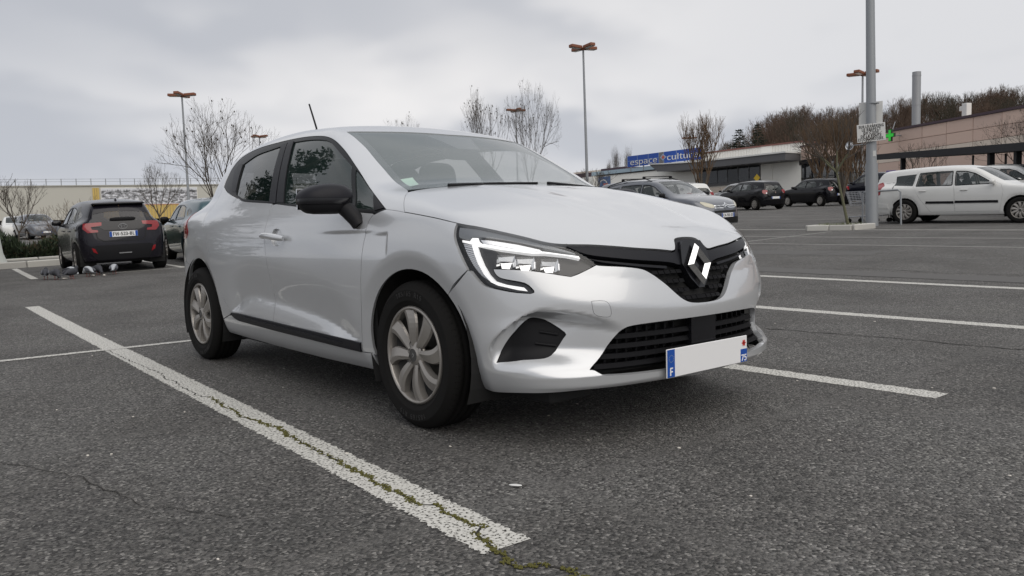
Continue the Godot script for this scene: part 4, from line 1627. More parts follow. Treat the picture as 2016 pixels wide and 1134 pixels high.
func hero_cabin(t: Node3D) -> void:
	var c := Node3D.new()
	c.name = "cabin"
	t.add_child(c)
	for z in [.36, -.36]:
		seat(c, V(-1.12, .38, z), M.seat)
	for z in [.38, -.38]:
		seat(c, V(-1.98, .40, z), M.seat)
	var b := MB.new()
	b.blob(V(-.42, .83, 0), V(.30, .15, .70), .45, .5, 28, 12)
	b.blob(V(-.72, .92, -.36), V(.12, .06, .18), .6, .6)
	part("dashboard", b, M.dash, c)
	b = MB.new()
	b.xf = Transform3D(Basis(Vector3.BACK, -.45) * Basis(Vector3.UP, PI / 2), V(-.80, .90, -.36))
	var ring := []
	var rad := []
	for i in 25:
		var a := TAU * i / 24.0
		ring.append(V(cos(a) * .185, sin(a) * .185, 0))
		rad.append(.015)
	b.tube(ring, rad, 8, false)
	b.tube(V3s([-.18, 0, 0, .18, 0, 0]), [.02, .02], 6)
	b.tube(V3s([0, 0, 0, 0, -.18, 0]), [.02, .02], 6)
	b.blob(Vector3.ZERO, V(.06, .06, .03))
	part("steering_wheel", b, M.dash, c)
	b = MB.new()
	b.blob(V(-.78, 1.225, 0), V(.02, .035, .12), .6, .6)
	part("rear_mirror", b, M.black_plastic, c)
	b = MB.new()
	b.box(V(-1.45, .30, 0), V(2.4, .04, 1.5))
	b.box(V(-2.72, .62, 0), V(.55, .04, 1.1))
	b.box(V(-2.42, .60, 0), V(.05, .7, 1.3))
	part("cabin_floor", b, M.dash, c)

# ---------------------------------------------------------------- the other parked cars
# Outlines are (x, y) pairs on the side, x forward from the front axle.
func hatch_spec() -> Dictionary:
	return {
		"fo": .79, "wb": 2.575, "ro": .645, "W": 1.72, "H": 1.496, "R": .305,
		"top": [[-3.6, -3.3, -3.15, -3.0, -2.8, -2.4, -2.0, -1.6, -1.2, -.95, -.75, -.5, -.25, -.12, .1, .35, .55, .7, .82], [1.10, 1.27, 1.345, 1.39, 1.425, 1.465, 1.49, 1.496, 1.475, 1.435, 1.35, 1.205, 1.06, 1.015, .98, .925, .865, .79, .66]],
		"rear": [[.05, .2, .4, .6, .75, .9, 1.05, 1.3, 1.45], [-3.10, -3.18, -3.22, -3.22, -3.20, -3.17, -3.11, -2.96, -2.82]],
		"tail": -2.86,
		"ws": [-.20, -.38, .60, -.90, -1.00, .50],
		"rs": [1.33, .44, 1.02, .56],
		"doors": [[-.40, .97, -.32, .80, -.37, .45, -.42, .28, -1.36, .28, -1.37, .7, -1.41, .96, -1.46, 1.395, -1.2, 1.39, -.97, 1.32, -.62, 1.10], [-1.42, .96, -1.38, .7, -1.37, .28, -1.86, .28, -2.02, .42, -2.18, .62, -2.30, .90, -2.33, 1.10, -2.16, 1.36, -1.85, 1.39, -1.47, 1.395]],
		"windows": [[-.60, 1.00, -.99, 1.275, -1.20, 1.345, -1.42, 1.355, -1.385, .985], [-1.46, .99, -1.495, 1.357, -1.85, 1.345, -2.09, 1.295, -2.25, 1.03]],
		"extra": [[-2.40, 1.10, -2.30, 1.24, -2.42, 1.29, -2.62, 1.21, -2.60, 1.15]],
	}

func estate_spec() -> Dictionary:
	return {
		"fo": .83, "wb": 2.686, "ro": .985, "W": 1.777, "H": 1.467, "R": .315,
		"top": [[-3.9, -3.7, -3.55, -3.4, -3.0, -2.5, -2.0, -1.6, -1.25, -1.05, -.85, -.6, -.30, -.15, .1, .35, .6, .74, .86], [1.10, 1.25, 1.34, 1.385, 1.425, 1.455, 1.467, 1.462, 1.435, 1.395, 1.32, 1.18, 1.03, .985, .95, .90, .83, .75, .62]],
		"rear": [[.05, .2, .4, .6, .75, .9, 1.05, 1.25, 1.40], [-3.52, -3.60, -3.66, -3.66, -3.64, -3.63, -3.58, -3.50, -3.38]],
		"tail": -3.42,
		"ws": [-.24, -.42, .60, -.98, -1.08, .52],
		"rs": [1.32, .46, .98, .58],
		"doors": [[-.42, .92, -.36, .76, -.40, .45, -.44, .27, -1.44, .27, -1.45, .7, -1.48, .93, -1.52, 1.36, -1.25, 1.355, -1.02, 1.28, -.66, 1.06], [-1.49, .93, -1.46, .7, -1.45, .27, -2.02, .27, -2.14, .42, -2.30, .62, -2.43, .86, -2.48, .95, -2.44, 1.355, -1.9, 1.37, -1.53, 1.36]],
		"windows": [[-.62, .96, -1.04, 1.235, -1.25, 1.305, -1.475, 1.318, -1.44, .945], [-1.535, .95, -1.565, 1.322, -1.9, 1.33, -2.36, 1.318, -2.40, .965]],
		"extra": [[-2.50, .97, -2.46, 1.315, -2.9, 1.30, -3.16, 1.265, -3.28, 1.12, -3.20, 1.03]],
	}

func scaled(sp: Dictionary, fx: float, fy: float, w: float) -> Dictionary:
	var o := sp.duplicate(true)
	for k in ["fo", "wb", "ro", "tail"]: o[k] = sp[k] * fx
	o.H = sp.H * fy
	o.W = w
	for i in sp.top[0].size():
		o.top[0][i] *= fx
		o.top[1][i] *= fy
	for i in sp.rear[0].size():
		o.rear[0][i] *= fy
		o.rear[1][i] *= fx
	for k in ["doors", "windows", "extra"]:
		for q in o[k]:
			for i in q.size(): q[i] *= fx if i % 2 == 0 else fy
	for i in [0, 1, 3, 4]: o.ws[i] *= fx
	o.rs[0] *= fy
	o.rs[2] *= fy
	return o

func side_pts(s: BodySkin, a: Array) -> Array:
	var o := []
	for i in range(0, a.size(), 2):
		o.append(s.land(V(a[i], a[i + 1], .75), V(0, .25, .97).normalized()))
	return o

func make_car(called: String, sp: Dictionary, paint: Material, label: String, wm: Dictionary, spokes := 8, group := "") -> Array:
	var s := ref_skin()
	s.sy = sp.H / 1.44
	s.sz = sp.W / 1.798
	var xr: float = -sp.wb - sp.ro
	s.xm = Line1.new([xr - .6, xr, -sp.wb, 0, sp.fo, sp.fo + .6], [-3.815, -3.215, -2.583, 0, .822, 1.422])
	var a := []
	for v in [.72, .765, .80, .812, .818, .822, .815, .800, .778, .752, .715, .65, .50]: a.append(v + sp.fo - .822)
	s.xf = Line1.new([.05, .15, .2, .26, .34, .45, .52, .6, .68, .74, .80, .86, .95], a)
	var ry := []
	for y in sp.rear[0]: ry.append(y / s.sy)
	s.xr = Line1.new(ry, sp.rear[1])
	s.top = Line1.new(sp.top[0], sp.top[1])
	s.arch_f = V(0, sp.R, 0)
	s.arch_r = V(-sp.wb, sp.R, 0)
	var sz := s.sz
	var t := thing(called, label, "car", Vector3.ZERO, 0.0, group)
	var xa: float = -sp.wb - .30
	var xb := .40
	var up := Vector3.UP
	# the edge where side meets top, from tail to nose
	var E := []
	for i in 41:
		var x := lerpf(xa, xb, i / 40.0)
		var z := lerpf(.545, .66, ss(sp.ws[4] - .1, sp.ws[0], x)) * sz
		if x < -sp.wb + .5: z = lerpf(z, .50 * sz, ss(-sp.wb + .5, xa, x))
		E.append(s.land(V(x, 1.75, z), up))
	var xn: float = sp.fo - .10
	var EF := []
	for i in 11:
		var g := i / 10.0 * PI / 2
		EF.append(s.land(V(lerpf(xb, xn, sin(g)), 1.4, .66 * sz * pow(maxf(cos(g), 0.0), .8)), up))
	EF[10].z = 0.0
	var ER := []
	for i in 7:
		ER.append(s.land(V(lerpf(xa, sp.tail, i / 6.0), 1.75, lerpf(.50, .47, i / 6.0) * sz), up))
	for i in 5:
		ER.append(s.land(V(sp.tail - .02 * (i + 1) / 5.0, 1.75, .47 * sz * (1.0 - (i + 1) / 5.0)), up))
	var sect := func(x: float, top_p: Vector3, dirv: Vector3) -> Array:
		var o := []
		for i in 9:
			var y := lerpf(.22, top_p.y - .05, i / 8.0)
			var q := s.land(V(x, y, .8 * sz), Vector3.BACK)
			o.append(q)
		o.append(top_p)
		return o
	var SB: Array = sect.call(xb, E[40], Vector3.BACK)
	var SA: Array = sect.call(xa, E[0], Vector3.BACK)
	var holes := []
	for d in sp.doors: holes.append(side_pts(s, d))
	var wins := []
	for w in sp.windows: wins.append(side_pts(s, w))
	var ext := []
	for w in sp.extra: ext.append(side_pts(s, w))
	var arch := func(cx: float) -> Array:
		var o := []
		for i in 25:
			var g := TAU * i / 24.0
			o.append(s.land(V(cx + cos(g) * sp.R * 1.14, sp.R + sin(g) * sp.R * 1.14, .8), Vector3.BACK))
		return o
	var af: Array = arch.call(0.0)
	var ar: Array = arch.call(-sp.wb)
	var cell := .05
	var sl := []
	for i in 15: sl.append(s.land(V(lerpf(xa, xb, i / 14.0), .22, .8 * sz), Vector3.BACK))
	var side_loop := SB + rev(E).slice(1) + rev(SA).slice(1) + sl.slice(1)
	var body := MB.new()
	body.add(both(panel(s, V(0, .2, .98), side_loop, holes + ext + [af, ar], {"cell": cell, "rim": .0})))
	var W: Array = sp.ws
	var wst := []
	var wsb := []
	for i in 5:
		var u := i / 4.0
		wst.append(s.land(V(lerpf(W[3], W[4], u * u), 1.75, W[5] * sz * u), up))
		wsb.append(s.land(V(lerpf(W[0], W[1], u * u), 1.75, W[2] * sz * u), up))
	var ws := wst + rev(wsb)
	var ws_hole := ws.duplicate()
	ws_hole.append(wsb[0] + V(0, 0, -.05))
	ws_hole.append(wst[0] + V(0, 0, -.05))
	var top_loop := ER.slice(0, 7) + ER.slice(7)
	var tl := rev(ER) + E.slice(1) + EF.slice(1) + midline(s, V(xn, 1.3, 0), V(sp.tail - .02, 1.75, 0), up, 40)
	body.add(both(panel(s, V(0, 1, .15), tl, [ws_hole], {"cell": cell, "rim": .0, "half": true})))
	# nose and tail
	var fl := EF + midline(s, V(sp.fo, EF[10].y, 0), V(sp.fo - .02, .22, 0), Vector3.RIGHT, 10).slice(1)
	for z in [.25, .45, .6]:
		fl.append(s.land(V(sp.fo, .22, z * sz), Vector3.RIGHT))
	fl += SB.slice(0, 10)
	body.add(both(panel(s, V(.8, .15, .58), fl, [], {"cell": cell, "rim": .0, "half": true})))
	var rs: Array = sp.rs
	var rsp := []
	for q in [[rs[0], 0.0], [rs[0] - .01, rs[1] * .6], [rs[0] - .04, rs[1]], [rs[2] + .03, rs[3]], [rs[2], rs[3] * .6], [rs[2], 0.0]]:
		rsp.append(s.land(V(-sp.wb - sp.ro, q[0], q[1] * sz), V(-.85, .5, 0).normalized()))
	var rs_hole := rsp.duplicate()
	rs_hole.append(rsp[5] + V(0, 0, -.05))
	rs_hole.append(rsp[0] + V(0, 0, -.05))
	var rl := ER + midline(s, V(sp.tail - .02, ER[11].y, 0), V(xr, .26, 0), V(-1, .25, 0).normalized(), 14).slice(1)
	for z in [.25, .45, .6]:
		rl.append(s.land(V(xr, .26, z * sz), Vector3.LEFT))
	rl += SA.slice(0, 10)
	body.add(both(panel(s, V(-.8, .25, .55), rl, [rs_hole], {"cell": cell, "rim": .0, "half": true})))
	part("body", body, paint, t)
	part("windscreen", both(panel(s, V(.5, .86, .1), ws, [], {"cell": .08, "off": -.004, "rim": 0.0})), M.car_glass, t)
	part("rear_screen", both(panel(s, V(-.8, .5, .1), rsp, [], {"cell": .08, "off": -.004, "rim": 0.0})), sp.get("rear_glass", M.car_glass), t)
	var dn := ["front_door", "rear_door"]
	for i in holes.size():
		var pr := part2(dn[i], panel(s, V(0, .2, .98), holes[i], [wins[i]], {"cell": cell, "gap": .003, "rim": .02}), paint, t)
		part2("side_window", panel(s, V(0, .25, .97), wins[i], [], {"cell": .09, "off": -.006, "rim": 0.0}), M.car_glass, t)
		# dark frame round the glass
		var grown := side_pts(s, grow(sp.windows[i], .022))
		part2("window_frame", panel(s, V(0, .25, .97), grown, [wins[i]], {"cell": .06, "off": .002, "rim": .004}), M.black_satin, t)
		var hx: float = sp.doors[i][14 if i == 0 else 2] - (0.0 if i == 0 else -.03)
		for sd in 2:
			var hb := MB.new()
			var x0: float = (-1.10 if i == 0 else -2.05) * sp.wb / 2.575
			var q := s.land(V(x0, sp.H * .57, .8), Vector3.BACK)
			var q2 := s.land(V(x0 - .17, sp.H * .572, .8), Vector3.BACK)
			hb.tube([q + V(0, 0, .012), q.lerp(q2, .5) + V(0, .004, .028), q2 + V(0, 0, .012)], [.012, .015, .012], 6)
			part("door_handle", hb if sd == 0 else hb.mirrored(), sp.get("handle", paint), t)
	for e in ext:
		part2("side_window", panel(s, V(0, .25, .97), e, [], {"cell": .09, "off": -.006, "rim": 0.0}), M.car_glass, t)
	# mirrors
	var mp: Vector3 = s.land(V(sp.ws[1] * .5 - .40, sp.H * .655, .8), Vector3.BACK)
	for sd in 2:
		var mb := MB.new()
		mb.blob(mp + V(.03, .05, .105), V(.06, .058, .095), .7, .7, 14, 8)
		mb.tube([mp + V(.04, -.02, -.01), mp + V(.03, .03, .09)], [.028, .03], 6)
		part("door_mirror", mb if sd == 0 else mb.mirrored(), sp.get("mirror", M.black_plastic), t)
	# wheels, arches, floor, seats
	for q in [[0.0, 1], [0.0, -1], [-sp.wb, 1], [-sp.wb, -1]]:
		add_wheel(t, wm, V(q[0], sp.R, q[1] * (.5 * sp.W - .135)), q[1], q[0] * .3, spokes)
	for c in [0.0, -sp.wb]:
		for sd in [-1.0, 1.0]:
			var li := MB.new()
			li.xf = Transform3D(Basis(), V(c, sp.R, 0))
			var ring := []
			for i in 17:
				var g := deg_to_rad(-25.0 + 230.0 * i / 16.0)
				ring.append(V(cos(g), sin(g), 0) * sp.R * 1.19)
			for i in 16:
				li.face([ring[i] + V(0, 0, .455 * sp.W * sd), ring[i + 1] + V(0, 0, .455 * sp.W * sd), ring[i + 1] + V(0, 0, .5 * sd), ring[i] + V(0, 0, .5 * sd)], -(ring[i] + ring[i + 1]).normalized())
			var fan := []
			for p in ring: fan.append(p + V(0, 0, .5 * sd))
			li.face(fan, V(0, 0, sd))
			part("wheel_arch_liner", li, M.deep_black, t)
	var fb := MB.new()
	fb.box(V(-sp.wb * .5, .26, 0), V(sp.wb + .7, .12, 1.0))
	part("underbody", fb, M.deep_black, t)
	var cf := MB.new()
	cf.box(V(-sp.wb * .5 - .15, .36, 0), V(sp.wb * .80, .04, sp.W - .3))
	part("cabin_floor", cf, M.dash, t)
	var db := MB.new()
	db.blob(V(sp.ws[1] - .06, sp.H * .575, 0), V(.26, .12, .40 * sp.W), .45, .5)
	part("dashboard", db, M.dash, t)
	for q in [[-1.15, .34], [-1.15, -.34], [-2.02, .34], [-2.02, -.34]]:
		seat(t, V(q[0] * sp.wb / 2.575, .40 + (sp.H - 1.47) * .5, q[1]), M.seat)
	return [t, s]

func grow(a: Array, d: float) -> Array:
	var p := V2s(a)
	var sh := Geometry2D.offset_polygon(p if not Geometry2D.is_polygon_clockwise(p) else rev2(p), d, Geometry2D.JOIN_ROUND)
	var o := []
	for q in sh[0]: o.append_array([q.x, q.y])
	return o

func rev2(p: PackedVector2Array) -> PackedVector2Array:
	var q := p.duplicate()
	q.reverse()
	return q

func park(c: Node3D, x: float, z: float, heading_deg: float) -> void:
	# x, z: where the front axle's middle stands; the heading is measured from +x towards +z
	var h := deg_to_rad(heading_deg)
	var f := Vector3(cos(h), 0, sin(h))
	var up := Vector3(gh(x - .5, z) - gh(x + .5, z), 1.0, gh(x, z - .5) - gh(x, z + .5)).normalized()
	var fx := (f - up * f.dot(up)).normalized()
	c.transform = Transform3D(Basis(fx, up, fx.cross(up)), on(x, z))

# a piece laid on the skin: outline points in car space, snapped
func skin_part(t: Node3D, s: BodySkin, called: String, pts: Array, ax: Vector3, mat: Material, two := true, off := .004, rim := .012, cell := .05) -> void:
	var b := panel(s, ax, snap(s, V3s(pts)), [], {"cell": cell, "off": off, "rim": rim})
	if two:
		part2(called, b, mat, t)
	else:
		part(called, b, mat, t)

# an outline in (z, y) on the nose (way 1) or the tail (way -1)
func end_part(t: Node3D, s: BodySkin, called: String, zy: Array, way: float, mat: Material, two := true, off := .004, rim := .012, cell := .05) -> void:
	var pts := []
	for i in range(0, zy.size(), 2):
		pts.append(s.land(V(.8 if way > 0 else -3.3, zy[i + 1], zy[i]), V(way * .93, 0, .36).normalized() if zy[i] > .45 else V(way, 0, 0)))
	var b := panel(s, V(way * .9, .08, .43 if two else 0.0), pts, [], {"cell": cell, "off": off, "rim": rim})
	if two:
		part2(called, b, mat, t)
	else:
		part(called, b, mat, t)

func on_end(s: BodySkin, way: float, y: float, off := .01) -> Transform3D:
	var q := s.land(V(.8 if way > 0 else -3.3, y, 0), V(way, 0, 0))
	return Transform3D(Basis(Vector3.UP, PI / 2 * way), q + V(way * off, 0, 0))

func parked_cars() -> void:
	var wm := wheel_meshes(.200, .305, .095, false)
	var wm2 := wheel_meshes(.205, .315, .10, false)
	# --- dark grey hatchback seen from behind
	var sp := scaled(hatch_spec(), .985, 1.003, 1.745)
	sp.mirror = M.black_gloss
	sp.rs = [1.35, .52, 1.035, .64]
	sp.rear_glass = M.privacy_glass
	var r := make_car("grey_hatchback", sp, M.paint_grey, "dark grey hatchback parked tail out beside the low juniper hedge", wm2, 5)
	var t: Node3D = r[0]
	var s: BodySkin = r[1]
	end_part(t, s, "tail_light", [.46, 1.015, .66, 1.01, .81, 1.0, .82, .90, .72, .815, .52, .825, .53, .865, .64, .88, .66, .93, .46, .95], -1, M.tail_red, true, .012, .03)
	end_part(t, s, "tail_band", [-.52, 1.03, .52, 1.03, .54, .93, .42, .92, .34, .86, .20, .855, -.20, .855, -.34, .86, -.42, .92, -.54, .93], -1, M.black_gloss, false, .010)
	end_part(t, s, "tailgate_edge", [-.50, .86, -.48, .70, -.36, .63, .36, .63, .48, .70, .50, .86, .49, .86, .465, .705, .35, .645, -.35, .645, -.465, .705, -.49, .86], -1, M.deep_black, false, .003, .0)
	end_part(t, s, "lower_bumper", [-.62, .42, -.60, .54, -.52, .56, .52, .56, .60, .54, .62, .42, .50, .27, -.50, .27], -1, M.black_plastic, false, .006)
	end_part(t, s, "fog_reflector", [.56, .40, .60, .50, .66, .52, .64, .44], -1, M.tail_red, true, .014)
	end_part(t, s, "step_chrome", [-.12, .405, .12, .405, .11, .385, -.11, .385], -1, M.reflector, false, .016)
	plate(t, on_end(s, -1, .775, .018), "FW-523-BL", "", false)
	var em := MB.new()
	em.xf = on_end(s, -1, .925, .022)
	ring_mark(em, .085, .058, .010)
	ring_mark(em, .030, .056, .008)
	em.xf = em.xf * Transform3D(Basis(), V(0, .022, 0))
	ring_mark(em, .058, .024, .008)
	part("emblem", em, M.chrome, t)
	var wp := MB.new()
	wp.xf = on_end(s, -1, 1.075, .03)
	wp.blob(V(.02, 0, 0), V(.24, .035, .02), .6, .7)
	part("rear_wiper", wp, M.black_plastic, t)
	var spo := MB.new()
	spo.blob(V(sp.tail - .01, sp.H * .925, 0), V(.11, .030, .50), .6, .4, 24, 8)
	part("roof_spoiler", spo, M.black_gloss, t)
	var an := MB.new()
	an.blob(V(sp.tail + .25, sp.H * .965, 0), V(.06, .055, .022), .8, .9)
	part("roof_aerial", an, M.paint_grey, t)
	park(t, -15.15 - sp.wb * .997, -1.72 - sp.wb * .078, -175.5)
	# --- teal car beside it
	sp = scaled(hatch_spec(), 1.02, .985, 1.75)
	r = make_car("teal_hatchback", sp, M.paint_teal, "teal hatchback with grey roof parked right of the dark grey hatchback", wm2, 5)
	end_part(r[0], r[1], "tail_light", [.52, .98, .68, .98, .78, .97, .78, .86, .66, .84, .54, .86], -1, M.tail_red, true, .012, .03)
	plate(r[0], on_end(r[1], -1, .74, .012), "", "", false)
	park(r[0], -18.0, -4.34, -172.0)
	# --- grey car with roof bars
	sp = scaled(estate_spec(), .985, 1.02, 1.79)
	r = make_car("grey_estate", sp, M.paint_midgrey, "mid grey car with black roof bars and double chevron grille", wm2, 7)
	t = r[0]
	s = r[1]
	end_part(t, s, "headlight", [.40, .70, .50, .745, .68, .80, .80, .82, .83, .79, .72, .70, .56, .655, .44, .655], 1, M.headlight_old, true, .008, .03)
	for k in 2:
		var ch := []
		var y := .70 - k * .055
		ch = [-.42, y - .008, -.15, y - .012, -.07, y + .0, 0, y + .05, .07, y + .0, .15, y - .012, .42, y - .008, .42, y + .014, .15, y + .012, .055, y + .028, 0, y + .085, -.055, y + .028, -.15, y + .012, -.42, y + .014]
		end_part(t, s, "chevron", ch, 1, M.chrome, false, .010)
	end_part(t, s, "upper_intake", [-.45, .575, .45, .575, .43, .52, -.43, .52], 1, M.deep_black, false, .004)
	end_part(t, s, "lower_intake", [-.60, .40, .60, .40, .56, .24, -.56, .24], 1, M.deep_black, false, .004)
	for k in 3:
		end_part(t, s, "intake_slat", [-.57, .375 - k * .045, .57, .375 - k * .045, .57, .362 - k * .045, -.57, .362 - k * .045], 1, M.black_plastic, false, .012)
	plate(t, on_end(s, 1, .455, .014), "CA-703-ID", "", false)
	for sd in 2:
		var rb := MB.new()
		var pts := []
		for i in 9:
			var q := s.land(V(lerpf(-1.25, -3.1, i / 8.0), 1.75, .56 * s.sz), Vector3.UP)
			pts.append(q + V(0, .055 if i > 0 and i < 8 else .0, 0))
		rb.tube(pts, [.012, .014, .014, .014, .014, .014, .014, .014, .012], 6)
		part("roof_rail", rb if sd == 0 else rb.mirrored(), M.black_plastic, t)
	for x in [-1.55, -2.35]:
		var cb := MB.new()
		var q := s.land(V(x, 1.75, .56 * s.sz), Vector3.UP)
		cb.box(V(x, q.y + .115, 0), V(.05, .025, 1.15), .006)
		for sd in [-1.0, 1.0]: cb.box(V(x, q.y + .085, sd * .55), V(.09, .075, .06), .012)
		part("roof_bar", cb, M.black_plastic, t)
	park(t, -10.35, -15.0, 2.0)
	# --- white estate
	sp = estate_spec()
	sp.mirror = M.paint_white
	r = make_car("white_estate", sp, M.paint_white, "white estate car with black door strips beside the galvanised lamp post", wm2, 10)
	t = r[0]
	s = r[1]
	skin_part(t, s, "tail_light", [-3.36, 1.14, .66, -3.26, 1.06, .74, -3.34, .78, .83, -3.46, .74, .80, -3.56, .80, .74, -3.56, .95, .70, -3.47, 1.10, .64], V(-.5, .1, .86), M.tail_red, true, .006, .02)
	for q in [[-.47, -1.43], [-1.47, -2.13]]:
		skin_part(t, s, "door_strip", [q[0], .565, .86, q[1], .575, .87, q[1] - .01, .515, .87, q[0] + .01, .505, .86], V(0, .1, 1), M.black_plastic, true, .012, .014, .08)
	skin_part(t, s, "fuel_flap", [-2.62, .86, .86, -2.80, .86, .85, -2.82, .75, .86, -2.64, .75, .86], V(0, .1, 1), M.paint_white, true, .004, .006, .08)
	end_part(t, s, "headlight", [.44, .68, .55, .74, .70, .76, .80, .74, .80, .68, .66, .63, .50, .62], 1, M.headlight_old, true, .008, .03)
	skin_part(t, s, "rear_bumper_guard", [-3.10, .40, .86, -3.45, .42, .80, -3.50, .56, .80, -3.12, .52, .85], V(-.3, 0, .95), M.paint_white, true, .010, .012)
	plate(t, on_end(s, 1, .40, .012), "", "", false)
	park(t, -4.05, -19.65, -1.0)
	# --- two black hatchbacks and what stands round them
	sp = hatch_spec()
	r = make_car("black_hatchback", sp, M.paint_black, "black five-door hatchback with red tail lamps parked nearest the grey estate", wm, 9)
	clio_tail(r)
	park(r[0], -22.5, -34.3, -161.0)
	r = make_car("black_hatchback", sp, M.paint_black, "black five-door hatchback half hidden by the leaning tree trunk", wm, 12)
	clio_tail(r)
	park(r[0], -21.3, -38.6, -160.0)
	sp = scaled(hatch_spec(), 1.08, 1.12, 1.82)
	r = make_car("dark_blue_people_carrier", sp, M.paint_navy, "tall dark blue people carrier behind the nested shopping trolleys", wm2, 5)
	clio_tail(r)
	park(r[0], -19.2, -41.0, -161.0)
	sp = scaled(hatch_spec(), 1.06, 1.03, 1.80)
	r = make_car("white_hatchback", sp, M.paint_white, "white hatchback with raked rear window behind the grey estate", wm2, 5)
	clio_tail(r)
	park(r[0], -24.6, -31.2, -158.0)
	r = make_car("silver_saloon", scaled(hatch_spec(), 1.05, .98, 1.75), M.paint_silver, "pale silver car standing just behind the black hatchbacks", wm, 8)
	park(r[0], -27.0, -40.0, -158.0)
	r = make_car("white_city_car", scaled(hatch_spec(), .95, 1.0, 1.70), M.paint_white, "white car whose roof shows above the second black hatchback", wm, 8)
	park(r[0], -25.5, -46.0, -158.0)
	# --- behind the hedge and at the right edge
	r = make_car("white_van", scaled(hatch_spec(), 1.05, 1.0, 1.80), M.paint_white, "white people carrier facing out behind the juniper hedge", wm2, 5)
	plate(r[0], on_end(r[1], 1, .42, .012), "", "", false)
	park(r[0], -56.5, -5.7, 5.0)
	r = make_car("grey_people_carrier", scaled(hatch_spec(), 1.05, 1.04, 1.80), M.paint_midgrey, "grey people carrier behind the brown bush of the hedge", wm2, 5)
	plate(r[0], on_end(r[1], 1, .42, .012), "", "", false)
	park(r[0], -53.0, -6.5, -6.0)
	r = make_car("white_saloon", scaled(hatch_spec(), 1.05, 1.0, 1.78), M.paint_white, "white car parked under the dark trolley shelter", wm2, 5)
	park(r[0], -4.7, -24.6, 6.0)
	r = make_car("dark_blue_saloon", scaled(hatch_spec(), 1.02, .97, 1.75), M.paint_navy, "dark blue car nose to the white estate at the shelter post", wm2, 5)
	park(r[0], -1.6, -21.6, 172.0)

func clio_tail(r: Array) -> void:
	var t: Node3D = r[0]
	var s: BodySkin = r[1]
	var f: float = s.sy * 1.44 / 1.496
	end_part(t, s, "tail_light", [.50, .98 * f, .66, 1.0 * f, .78, .98 * f, .79, .86 * f, .70, .80 * f, .56, .80 * f, .52, .88 * f], -1, M.tail_red, true, .010, .03)
	end_part(t, s, "reversing_light", [.53, .86 * f, .60, .86 * f, .60, .815 * f, .55, .815 * f], -1, M.reflector, true, .016, .01)
	end_part(t, s, "tailgate_edge", [-.50, .80 * f, -.46, .60 * f, .46, .60 * f, .50, .80 * f, .48, .80 * f, .445, .615 * f, -.445, .615 * f, -.48, .80 * f], -1, M.deep_black, false, .003, .0)
	end_part(t, s, "bumper_strip", [-.66, .535 * f, .66, .535 * f, .66, .49 * f, -.66, .49 * f], -1, M.black_plastic, false, .010)
	plate(t, on_end(s, -1, .60 * f, .014), "", "", false)
	var em := MB.new()
	em.xf = on_end(s, -1, .86 * f, .012)
	em.prism(V2s([0, .055, .04, 0, 0, -.055, -.04, 0]), 0.0, .008)
	part("emblem", em, M.chrome, t)
	var wp := MB.new()
	wp.xf = on_end(s, -1, 1.03 * f, .03)
	wp.blob(V(.05, 0, 0), V(.16, .018, .012), .7, .7)
	part("rear_wiper", wp, M.black_plastic, t)

func ring_mark(b: MB, rx: float, ry: float, w: float) -> void:
	var n := 20
	for i in n:
		var a0 := TAU * i / n
		var a1 := TAU * (i + 1) / n
		var o0 := V(cos(a0) * rx, sin(a0) * ry, .004)
		var o1 := V(cos(a1) * rx, sin(a1) * ry, .004)
		var i0 := V(cos(a0) * (rx - w), sin(a0) * (ry - w), .004)
		var i1 := V(cos(a1) * (rx - w), sin(a1) * (ry - w), .004)
		b.face([o0, o1, i1, i0], V(0, 0, 1))

# ---------------------------------------------------------------- plants
# A bare winter tree: [trunk and limbs, twigs, seed balls]
func bare(sd: int, H: float, stem: float, open_: float, levels: int, balls := 0, up := .10, thick := 1.0, limbs := 4) -> Array:
	var r := RandomNumberGenerator.new()
	r.seed = sd
	var wood := MB.new()
	var twig := MB.new()
	var ball := MB.new()
	var todo := [[Vector3.ZERO, V(r.randf_range(-.05, .05), 1, r.randf_range(-.05, .05)).normalized(), stem, H * .017 * thick, 0]]
	var reach := (H - stem)
	while todo.size():
		var q: Array = todo.pop_back()
		var p: Vector3 = q[0]
		var d: Vector3 = q[1]
		var ln: float = q[2]
		var rad: float = q[3]
		var lv: int = q[4]
		var pts := [p]
		var rs := [rad]
		var n := 3 if lv < levels else 2
		for i in n:
			d = (d + V(r.randf_range(-.16, .16), r.randf_range(-.10, .12) + up * .5, r.randf_range(-.16, .16)) * (1.0 if lv > 0 else .3)).normalized()
			p = p + d * ln / n
			pts.append(p)
			rs.append(maxf(lerpf(rad, rad * .62, (i + 1.0) / n), .004))
		(wood if lv < 2 else twig).tube(pts, rs, 8 if lv == 0 else 5 if lv < 3 else 3, false)
		if lv >= levels:
			if balls > 0 and r.randi() % balls == 0:
				ball.blob(p + V(0, -.05, 0), V(.045, .055, .045), 1.0, 1.0, 6, 4)
			continue
		var kids := limbs if lv == 0 else (3 if lv < 3 else 2 + r.randi() % 2)
		var turn := r.randf() * TAU
		for k in kids:
			var side := d.cross(V(.3, .9, .2) if absf(d.y) < .9 else Vector3.RIGHT).normalized()
			var ang := (open_ if lv == 0 else .62) * r.randf_range(.65, 1.25)
			if k == 0 and lv > 0: ang *= .35
			var nd := d.rotated(side.rotated(d, turn + TAU * k / kids + r.randf_range(-.5, .5)), ang)
			nd = (nd + V(0, up, 0)).normalized()
			var nl: float = (reach * .42 if lv == 0 else ln * r.randf_range(.60, .82))
			var from: Vector3 = p if k < 2 or lv == 0 else pts[1 + r.randi() % (pts.size() - 1)]
			todo.append([from, nd, nl, rad * (.60 if k > 0 else .72), lv + 1])
	return [wood, twig, ball]

